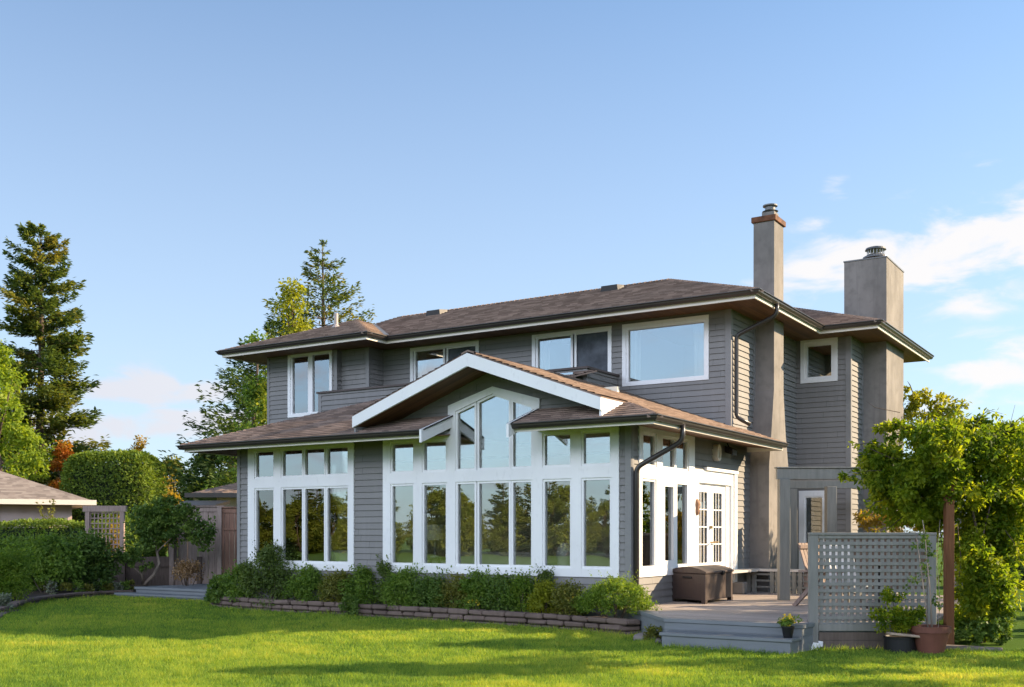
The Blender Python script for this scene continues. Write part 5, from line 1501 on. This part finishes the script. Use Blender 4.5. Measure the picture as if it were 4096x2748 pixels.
wst = [([(3925, 2590, 14.7), (3900, 2400, 14.75), (3925, 2200, 14.8), (3880, 2000, 14.8), (3850, 1880, 14.8)], .03, .012), ([(3935, 2590, 14.8), (3950, 2380, 14.8), (3930, 2150, 14.8), (3990, 1900, 14.9)], .022, .008),
       ([(3840, 1900, 14.9), (3700, 1850, 14.9), (3560, 1830, 14.9), (3470, 1790, 14.9)], .014, .004), ([(3990, 1760, 14.9), (4060, 1690, 14.95), (4120, 1640, 15)], .008, .002), ([(3980, 1800, 14.9), (4030, 1740, 14.9), (4060, 1620, 14.9)], .008, .002), ([(3600, 1650, 14.9), (3500, 1630, 14.9), (3465, 1605, 14.9)], .006, .002)]
WB = [(a, b, c, d, e, int(n * 1.55)) for a, b, c, d, e, n in WB]
blob_plant('wisteria', 'big yellow-green climbing vine billowing over the brown post', 'vine', wp, WB, 'wist', .080, .46, wst, 'bark', dz=.8, per=75, rad=.34, droop=.45,
           shoots=[[(3600, 1830, 15), (3480, 1770, 14.9), (3395, 1785, 14.8)], [(3580, 1880, 15), (3450, 1885, 14.8), (3370, 1915, 14.7)], [(3880, 1720, 15), (3950, 1640, 15), (4010, 1655, 15)], [(3990, 1760, 15), (4080, 1670, 15.1)],
                   [(3680, 1770, 15), (3600, 1700, 15), (3550, 1690, 14.9)], [(3740, 1740, 15), (3730, 1660, 15), (3780, 1620, 15)], [(3640, 2040, 14.9), (3560, 2110, 14.8), (3490, 2125, 14.7)], [(3700, 2090, 14.7), (3690, 2170, 14.6), (3650, 2200, 14.6)], [(3600, 1980, 15), (3500, 2010, 14.9), (3450, 2060, 14.8)],
                   [(4000, 2330, 14.7), (4060, 2360, 14.6), (4085, 2420, 14.6)], [(3820, 1760, 15), (3850, 1670, 15), (3830, 1640, 15)], [(4020, 2120, 14.8), (4070, 2190, 14.7), (4080, 2260, 14.7)], [(3760, 2120, 14.7), (3772, 2230, 14.6), (3755, 2330, 14.55)], [(3830, 2100, 14.4), (3845, 2250, 14.4), (3825, 2380, 14.4)]])
blob_plant('shrub', 'dark green ground shrub at the foot of the brown vine post', 'shrub', (5.2, .1, 0), [(3940, 2500, 14.6, 110, 60, 1300), (3990, 2450, 14.7, 90, 60, 900), (3880, 2540, 14.4, 60, 30, 500), (4010, 2545, 14.4, 60, 25, 300)], 'deep', .06, .5, per=60)
blob_plant('tree', 'small yellow-green tree showing behind the broad chimney', 'tree', tuple(g0(3740, 26)), [(3680, 1590, 26, 80, 45, 500), (3720, 1640, 26, 110, 60, 900), (3800, 1640, 26, 90, 50, 700), (3760, 1720, 26, 170, 70, 1300), (3650, 1560, 26, 30, 20, 90)], 'yellowgreen', .10, .5, [([(3740, 2170, 26), (3740, 1900, 26), (3700, 1700, 26)], .07, .02), ([(3740, 1950, 26), (3790, 1780, 26), (3810, 1620, 26)], .05, .01), ([(3700, 1700, 26), (3640, 1540, 26), (3630, 1525, 26)], .02, .004)], per=50)
blob_plant('shrub', 'golden-green feathery shrub behind the lattice and the low board wall', 'shrub', tuple(g0(3560, 22.5)), [(3470, 2090, 22.5, 55, 55, 600), (3540, 2080, 22.5, 60, 50, 500), (3610, 2090, 22.5, 80, 50, 800), (3690, 2080, 22.5, 80, 60, 900), (3560, 2200, 22.5, 170, 90, 1600), (3515, 2040, 22.5, 25, 15, 60)], 'gold', .075, .4, [([(3560, 2380, 22.5), (3530, 2150, 22.5)], .02, .006)], per=50)
# --- pots by the lattice
blob_plant('potted_shrub', 'bushy green shrub growing in the dark pot with the stone slab', 'potted plant', (bp_.x, bp_.y, .18), [(3560, 2470, 13.5, 75, 50, 1100), (3625, 2465, 13.45, 65, 40, 800), (3560, 2390, 13.55, 50, 40, 450), (3650, 2440, 13.5, 40, 40, 300), (3600, 2510, 13.45, 60, 22, 300)], 'wist', .045, .55, [([(3600, 2530, 13.55), (3570, 2400, 13.55)], .012, .004), ([(3605, 2530, 13.55), (3640, 2440, 13.5)], .01, .003)], per=40)
blob_plant('climber', 'bare pale climbing stems rising from the terracotta pot', 'potted plant', (tp_.x, tp_.y, .3), [(3690, 2160, 13.6, 40, 40, 160), (3700, 2270, 13.5, 35, 50, 90), (3740, 2420, 13.45, 30, 40, 90), (3660, 2330, 13.55, 40, 60, 80), (3720, 2200, 13.5, 30, 40, 70)], 'deep', .045, .5,
           [([(3712, 2520, 13.42), (3700, 2400, 13.42), (3680, 2250, 13.5), (3665, 2140, 13.5)], .011, .005), ([(3728, 2520, 13.42), (3722, 2390, 13.4), (3708, 2240, 13.45), (3700, 2140, 13.5), (3690, 2080, 13.5)], .012, .004), ([(3752, 2520, 13.45), (3760, 2400, 13.5), (3748, 2250, 13.55), (3760, 2080, 13.6)], .006, .002), ([(3700, 2400, 13.42), (3665, 2390, 13.42), (3645, 2330, 13.42)], .004, .002), ([(3722, 2390, 13.4), (3750, 2330, 13.45), (3730, 2300, 13.45)], .004, .002)], 'palebark', per=20)
sc = Vector(sp_)
t = empty('flowers', 'small bunch of yellow flowers in the black pot on the step', 'flowers', None, (sc.x, sc.y, sc.z + .13))
c = rng.normal(size=(16, 3)) * np.array([.045, .045, .03]) + np.array([0, 0, .06]); P, O, K = clump_points(c, [.035] * 16, [26] * 16, .9, .3); fol('leaves', P, O, K, .035, 'green', t)
c = rng.normal(size=(13, 3)) * np.array([.04, .04, .035]) + np.array([0, 0, .12]); P, O, K = clump_points(c, [.014] * 13, [14] * 13, 1, .5); fol('petals', P, O, K, .022, 'flower', t, .8)

# --- bed under the front windows
FB = [(-9.45, .12, .85, .6, .46, 'deep', 'low broad-leaved shrub at the left end of the block wall', .07), (-7.85, -.08, 1.5, .8, 1.10, 'dark', 'tallest dark shrub of the front bed in front of the left windows', .05),
      (-8.75, -.02, .8, .6, .72, 'green', 'mid-green shrub at the corner of the house beside the tallest one', .05), (-6.85, -.12, 1.0, .6, .72, 'green', 'rounded green shrub right of the tallest one', .045), (-6.05, -.12, .9, .55, .64, 'olive', 'olive shrub under the right end of the left window group', .045),
      (-5.45, -.14, .8, .55, .70, 'green', 'bright green shrub under the plain clapboard pier', .045), (-4.98, -.06, .5, .35, .86, 'dark', 'thin dark shrub poking up at the edge of the big window wall', .04), (-4.45, -.16, .95, .55, .72, 'green', 'dense green shrub below the first tall window', .045),
      (-3.80, -.2, .9, .6, .66, 'deep', 'deep green shrub below the second tall window', .045), (-3.2, -.22, .75, .55, .60, 'olive', 'sparse olive shrub below the centre panes', .04), (-2.75, -.25, .8, .55, .70, 'green', 'green shrub with yellow blooms in front', .045),
      (-2.25, -.25, .7, .5, .66, 'deep', 'upright green shrub right of the yellow blooms', .045), (-1.85, -.30, .65, .5, .68, 'lime', 'yellow-tipped sunlit shrub near the right end of the bed', .04), (-1.50, -.10, .5, .35, .74, 'dark', 'small dark shrub behind the yellow-tipped one', .04),
      (-1.35, -.38, .6, .5, .56, 'yellowgreen', 'low yellow-green shrub in front of the small dark one', .04), (-.85, -.40, .75, .55, .56, 'olive', 'brownish shrub left of the big round bush', .04)]
for (x, y, w, d, h, leaf, lab, sz) in FB: shrub('shrub', lab, (x, y, .13), w * 1.18, d * 1.15, h * 1.08, leaf, int(6200 * w), sz * 1.1, 40, 'shrubs in the front bed', lift=.06)
shrub('shrub', 'big round light green bush spilling over the right end of the block wall', (.02, -.60, .10), 1.16, .95, .80, 'lime', 15000, .034, 210, 'shrubs in the front bed', tight=.075)
shrub('shrub', 'trailing plant hanging over the block wall at its middle', (-5.42, -.55, .02), .42, .30, .36, 'deep', 900, .045, 14, 'shrubs in the front bed', stems=False)
t = empty('flowers', 'few yellow flowers on thin stalks above the block wall', 'flowers', None, (-2.72, -.52, .2))
c = np.array([(-.06, 0, .16), (.0, .02, .17), (.09, 0, .18), (.13, .02, .13)]); 
for q in c: P, O, K = clump_points(q[None], [.018], [14], .6, .5); fol('petals', P, O, K, .026, 'flower', t, .8)
mb = MB()
for q in c: mb.tube([(q[0] * .4, .02, -.05), q], .004, 5)
mb.build('stem', 'bark', t)
shrub('fern', 'small dark weed beside the boulder at the deck corner', (1.22, -1.78, 0), .34, .25, .20, 'olive', 500, .04, 10, None, 'plant', False)

# --- left border
shrub('shrub', 'dense dark green shrub in front of the left hedge', tuple(g0(345, 27.2, .05)), 2.0, 1.4, 1.46, 'deep', 7500, .095, 46, 'shrubs in the left border')
shrub('shrub', 'leggy bluish green shrub left of the dark one in the border', tuple(g0(190, 26.2, .05)), 2.0, 1.3, 1.42, 'green', 7500, .095, 46, 'shrubs in the left border', lift=.3)
shrub('shrub', 'green shrub at the left picture edge under the hedge', tuple(g0(40, 27.5, .05)), 2.2, 1.4, 1.42, 'green', 7500, .095, 46, 'shrubs in the left border')
shrub('shrub', 'yellow-green shrub at the left picture edge nearest the lawn', tuple(g0(35, 22.6, .05)), 1.4, 1.1, 1.2, 'lime', 8000, .055, 44, 'shrubs in the left border')
shrub('shrub', 'small silvery plant beside the left stone edging', tuple(g0(20, 20.6, .05)), .55, .45, .26, 'grey', 800, .05, 14, 'shrubs in the left border', stems=False)
shrub('shrub', 'dry tan-leaved maple bush beside the small left deck', tuple(g0(752, 26.6, .1)), 1.0, .7, .72, 'tan', 1500, .06, 20, 'shrubs in the left border', lift=.45)
for i in range(14):
    shrub('weed', 'low tufted weed along the left border soil', tuple(g0(150 + i * 29 + rng.normal() * 6, 25.6 + rng.random() * 1.6, .05)), .38, .3, .18 + .12 * rng.random(), ('green', 'olive', 'grey')[i % 3], 160, .06, 6, 'weeds in the left border', 'weed', False)
dk = 28.0
MBl = [(650, 2040, dk, 110, 45, 1500), (590, 2080, dk, 90, 55, 1300), (710, 2070, dk, 100, 50, 1400), (790, 2110, dk - .3, 70, 45, 800), (640, 2110, dk, 110, 50, 1200), (570, 2140, dk, 70, 45, 600), (690, 2140, dk, 90, 40, 700), (810, 2160, dk - .4, 50, 38, 400), (660, 2000, dk, 60, 20, 350),
       (545, 2210, dk - .4, 85, 40, 900), (500, 2225, dk - .5, 55, 35, 450), (560, 2265, dk - .5, 50, 18, 250), (600, 2190, dk - .3, 40, 30, 250)]
mst = [([(578, 2338, dk - .2), (615, 2300, dk - .2), (637, 2255, dk - .1), (628, 2210, dk), (618, 2170, dk), (640, 2120, dk), (690, 2070, dk)], .055, .015), ([(575, 2338, dk - .2), (570, 2300, dk - .3), (583, 2265, dk - .4), (545, 2215, dk - .4)], .04, .012), ([(574, 2335, dk - .2), (565, 2295, dk - .4), (535, 2270, dk - .5), (505, 2230, dk - .5)], .035, .01), ([(620, 2175, dk), (600, 2120, dk), (580, 2070, dk)], .025, .008), ([(628, 2210, dk), (645, 2190, dk), (700, 2140, dk - .2), (790, 2120, dk - .3)], .022, .006), ([(640, 2120, dk), (650, 2060, dk), (645, 2010, dk)], .018, .005)]
MBl = [(a, b, c, d, e, int(n * (1.05 if b < 2190 else .8))) for a, b, c, d, e, n in MBl]
blob_plant('maple', 'small green Japanese maple with curved pale trunks left of the deck', 'tree', tuple(g0(575, dk, .05)), MBl, 'deep', .085, .6, mst, 'palebark', per=26, rad=.34, nm='crown')
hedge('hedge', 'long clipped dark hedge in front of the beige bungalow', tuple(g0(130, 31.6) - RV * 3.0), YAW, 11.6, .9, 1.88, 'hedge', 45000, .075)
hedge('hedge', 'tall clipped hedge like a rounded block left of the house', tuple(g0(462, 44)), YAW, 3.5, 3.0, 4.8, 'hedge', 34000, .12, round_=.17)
shrub('shrub', 'yellowing shrub climbing beside the trellis', tuple(g0(462, 30.8)), .6, .5, 1.95, 'gold', 900, .08, 16)
shrub('shrub', 'loose green shrub between trellis and tall hedge', tuple(g0(460, 36)), 2.0, 1.2, 2.4, 'lime', 2200, .10, 26)
shrub('rose_bush', 'tall thin rose bush against the beige bungalow', tuple(g0(190, 33.4)), 1.1, .6, 2.35, 'olive', 600, .10, 14)
shrub('shrub', 'golden narrow shrub above the cedar fence', tuple(g0(688, 37)), 1.0, .8, 3.2, 'gold', 1400, .11, 18, lift=.4)

# --- trees
conifer('conifer', 'tall full conifer towering over the bungalow on the left', tuple(g0(160, 60)), 19.0, 8.0, 'conifer', 66, 300, .44, 'trees behind the garden', zb=.04, power=.46)
conifer('conifer', 'airy conifer standing alone behind the left half of the roof', tuple(g0(1290, 50)), 15.3, 15.5, 'conifer', 50, 260, .34, 'trees behind the garden', open_=.08, up=.30, power=.95)
conifer('conifer', 'dark broad conifer half hidden by the left eave', tuple(g0(1090, 60)), 13.6, 14.0, 'conifer2', 38, 280, .42, 'trees behind the garden', zb=.08, up=.3)
broadleaf('tree', 'upright yellow-green tree rising behind the left bay roof', tuple(g0(1165, 41)), 11.2, 3.0, 'yellowgreen', 6500, .16, 60, 'trees behind the garden', .15, 'cone')
broadleaf('tree', 'short dark tree left of the upright yellow-green one', tuple(g0(1040, 42)), 9.6, 2.4, 'green', 5000, .17, 40, 'trees behind the garden', .2, 'cone')
broadleaf('maple', 'light green maple at the left picture edge', tuple(g0(-20, 45)), 9.4, 4.6, 'maple', 15000, .17, 80, 'trees behind the garden', .12)
broadleaf('tree', 'small orange autumn tree beside the tall clipped hedge', tuple(g0(258, 46)), 5.4, 1.9, 'orange', 3400, .14, 30, 'trees behind the garden', .2)
broadleaf('tree', 'yellowing thin tree just right of the tall hedge', tuple(g0(565, 62)), 7.0, 3.0, 'gold', 3000, .2, 40, 'trees behind the garden', .2)
broadleaf('tree', 'dark olive tree in the gap left of the house', tuple(g0(690, 66)), 6.1, 4.4, 'olive', 5000, .22, 60, 'trees behind the garden', .1)
broadleaf('tree', 'dark green tree behind the cream bungalow', tuple(g0(840, 60)), 6.4, 5.4, 'dark', 7000, .22, 70, 'trees behind the garden', .08)
broadleaf('tree', 'green tree beneath the lower left eave', tuple(g0(960, 54)), 6.8, 4.6, 'green', 6000, .2, 60, 'trees behind the garden', .1)
broadleaf('tree', 'reddish purple tree at the right picture edge', tuple(g0(4120, 38)), 5.4, 3.2, 'purple', 4000, .16, 50, 'trees behind the garden', .15)
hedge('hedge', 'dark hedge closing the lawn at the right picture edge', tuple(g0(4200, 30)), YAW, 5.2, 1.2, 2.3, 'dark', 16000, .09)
broadleaf('tree', 'broad green tree beyond the right edge of the deck', tuple(g0(4330, 22)), 4.6, 3.0, 'green', 6000, .12, 50, 'trees beyond the picture on the right', .12)
broadleaf('tree', 'slender tree just beyond the vine at the right of the terrace', (7.3, 4.4, 0), 4.5, 2.3, 'green', 3200, .12, 34, 'trees beyond the picture on the right', .2)
broadleaf('tree', 'loose tree farther back beside the right edge of the terrace', (7.5, 7.4, 0), 5.1, 2.6, 'green', 3200, .12, 34, 'trees beyond the picture on the right', .2)
broadleaf('tree', 'tall narrow tree right of the vine near the lawn edge', (8.3, .8, 0), 5.9, 2.3, 'green', 6000, .13, 44, 'trees beyond the picture on the right', .2)
broadleaf('tree', 'round tree right of the terrace that shades the lawn', (10.6, -.6, 0), 4.3, 3.4, 'green', 7000, .12, 50, 'trees beyond the picture on the right', .15)
broadleaf('tree', 'second tree farther right that shades the near lawn', (14.2, -2.6, 0), 5.0, 4.0, 'green', 7000, .13, 50, 'trees beyond the picture on the right', .15)

# trees across the lawn behind the photographer: the front windows mirror them
a = broadleaf('garden_tree', 'tree across the garden mirrored in the front windows', (-12, -52, 0), 5.0, 5.0, 'mirror', 9000, .19, 70, 'trees mirrored in the front windows', .02)
b = conifer('garden_conifer', 'conifer across the garden mirrored in the front windows', (-20, -55, 0), 5.8, 4.0, 'conifer', 26, 110, .30, 'trees mirrored in the front windows', zb=.02)
for i in range(44):
    x = -68 + i * 1.05; y = -53 + 7 * rng.random(); k = i % 5 in (1, 2, 4); copy_thing((a, b)[k], (x, y, 0), rng.random() * 6, (.62 + .34 * rng.random()) * (1.12 if k else 1))
for i in range(7):
    copy_thing((a, b)[i % 3 == 1], (17 + i * 3.4, 46 + 4 * rng.random(), 0), rng.random() * 6, .8 + .4 * rng.random(), 'tree far to the right mirrored in the side windows')['group'] = 'trees mirrored in the side windows'

# ================================================================== GRASS
LAWN = [(-9.4, -13), (-9.4, -6.1)] + KERB[1:] + [(-14.6, 1.95), (-14.4, 1.2), (-10.3, 1.2)] + WALLP + [(.75, -1.3), (1.45, -1.95), (1.5, -2.28), (3.42, -2.28), (3.42, -1.66), (4.55, -.86), (5.1, -.7), (5.6, -.5), (5.9, .5), (5.6, 2), (5.0, 9), (18, 14), (20, 0), (16, -13)]


def inside(x, y, poly):
    r = np.zeros(len(x), bool); n = len(poly)
    for i in range(n):
        x0, y0 = poly[i]; x1, y1 = poly[(i + 1) % n]
        if y0 == y1: continue
        c = ((y0 > y) != (y1 > y)) & (x < (x1 - x0) * (y - y0) / (y1 - y0) + x0); r ^= c
    return r


def grass(N=800000):
    d = 9.2 / (1 - rng.random(N) * (1 - 9.2 / 30.)); l = (rng.random(N) * 2 - 1) * .60 * d
    x = CAM.x + RV.x * l + DV.x * d; y = CAM.y + RV.y * l + DV.y * d
    k = inside(x, y, LAWN); x, y, d = x[k], y[k], d[k]; n = len(x)
    tuft = np.sin(x * 5.1 + np.sin(y * 3.3) * 2) * np.sin(y * 6.3 + np.sin(x * 2.7) * 2); patch = np.sin(x * .9 + 1.3 * np.sin(y * .7)) * np.sin(y * 1.1 + x * .4)
    fine = np.sin(x * 11.3 + np.sin(y * 9.1)) * np.sin(y * 13.7 + np.sin(x * 8.3))
    h = (.026 + .030 * rng.random(n) + .016 * np.maximum(tuft, -.4) + .008 * fine) * (1 + .45 * (rng.random(n) > .97))
    edge = np.full(n, 9.)
    for (x0, y0), (x1, y1) in [*zip(WALLP, WALLP[1:]), *zip(KERB, KERB[1:]), ((.75, -1.3), (1.5, -2.27)), ((1.5, -2.27), (3.42, -2.27)), ((3.42, -1.66), (4.6, -.85)), ((4.6, -.85), (5.6, -.5))]:
        dx, dy = x1 - x0, y1 - y0; tt = np.clip(((x - x0) * dx + (y - y0) * dy) / (dx * dx + dy * dy), 0, 1); edge = np.minimum(edge, np.hypot(x - x0 - dx * tt, y - y0 - dy * tt))
    h *= 1 + 1.1 * np.exp(-(edge / .10) ** 2) * rng.random(n); w = .0042 * (d / 11) * (.7 + .6 * rng.random(n))
    a = rng.random(n) * 2 * math.pi; lean = h * (.25 + .6 * rng.random(n)); b = rng.random(n) * 2 * math.pi
    V = np.empty((n, 3, 3), np.float32)
    V[:, 0] = np.stack([x - np.cos(a) * w, y - np.sin(a) * w, np.zeros(n)], 1); V[:, 1] = np.stack([x + np.cos(a) * w, y + np.sin(a) * w, np.zeros(n)], 1)
    V[:, 2] = np.stack([x + np.cos(b) * lean, y + np.sin(b) * lean, h], 1)
    me = bpy.data.meshes.new('grass'); me.vertices.add(3 * n); me.vertices.foreach_set('co', V.ravel())
    me.loops.add(3 * n); me.loops.foreach_set('vertex_index', np.arange(3 * n, dtype=np.int32))
    me.polygons.add(n); me.polygons.foreach_set('loop_start', np.arange(0, 3 * n, 3, dtype=np.int32)); me.update(calc_edges=True)
    dry = np.clip(np.sin(x * 1.7 + 2.1 * np.sin(y * 1.3)) * np.sin(y * 1.9 + 1.4 * np.sin(x * .8)) - .45, 0, 1)
    r = np.clip(.34 + .15 * patch + .13 * tuft + .06 * fine + .45 * dry + .20 * rng.normal(size=n), 0, 1)
    at_ = me.attributes.new('rnd', 'FLOAT', 'FACE'); at_.data.foreach_set('value', r.astype(np.float32)); me.materials.append(LEAF['grass'])
    o = bpy.data.objects.new('grass', me); COL.objects.link(o)
    tag(o, 'short mown lawn grass', 'grass', kind='stuff')


grass()
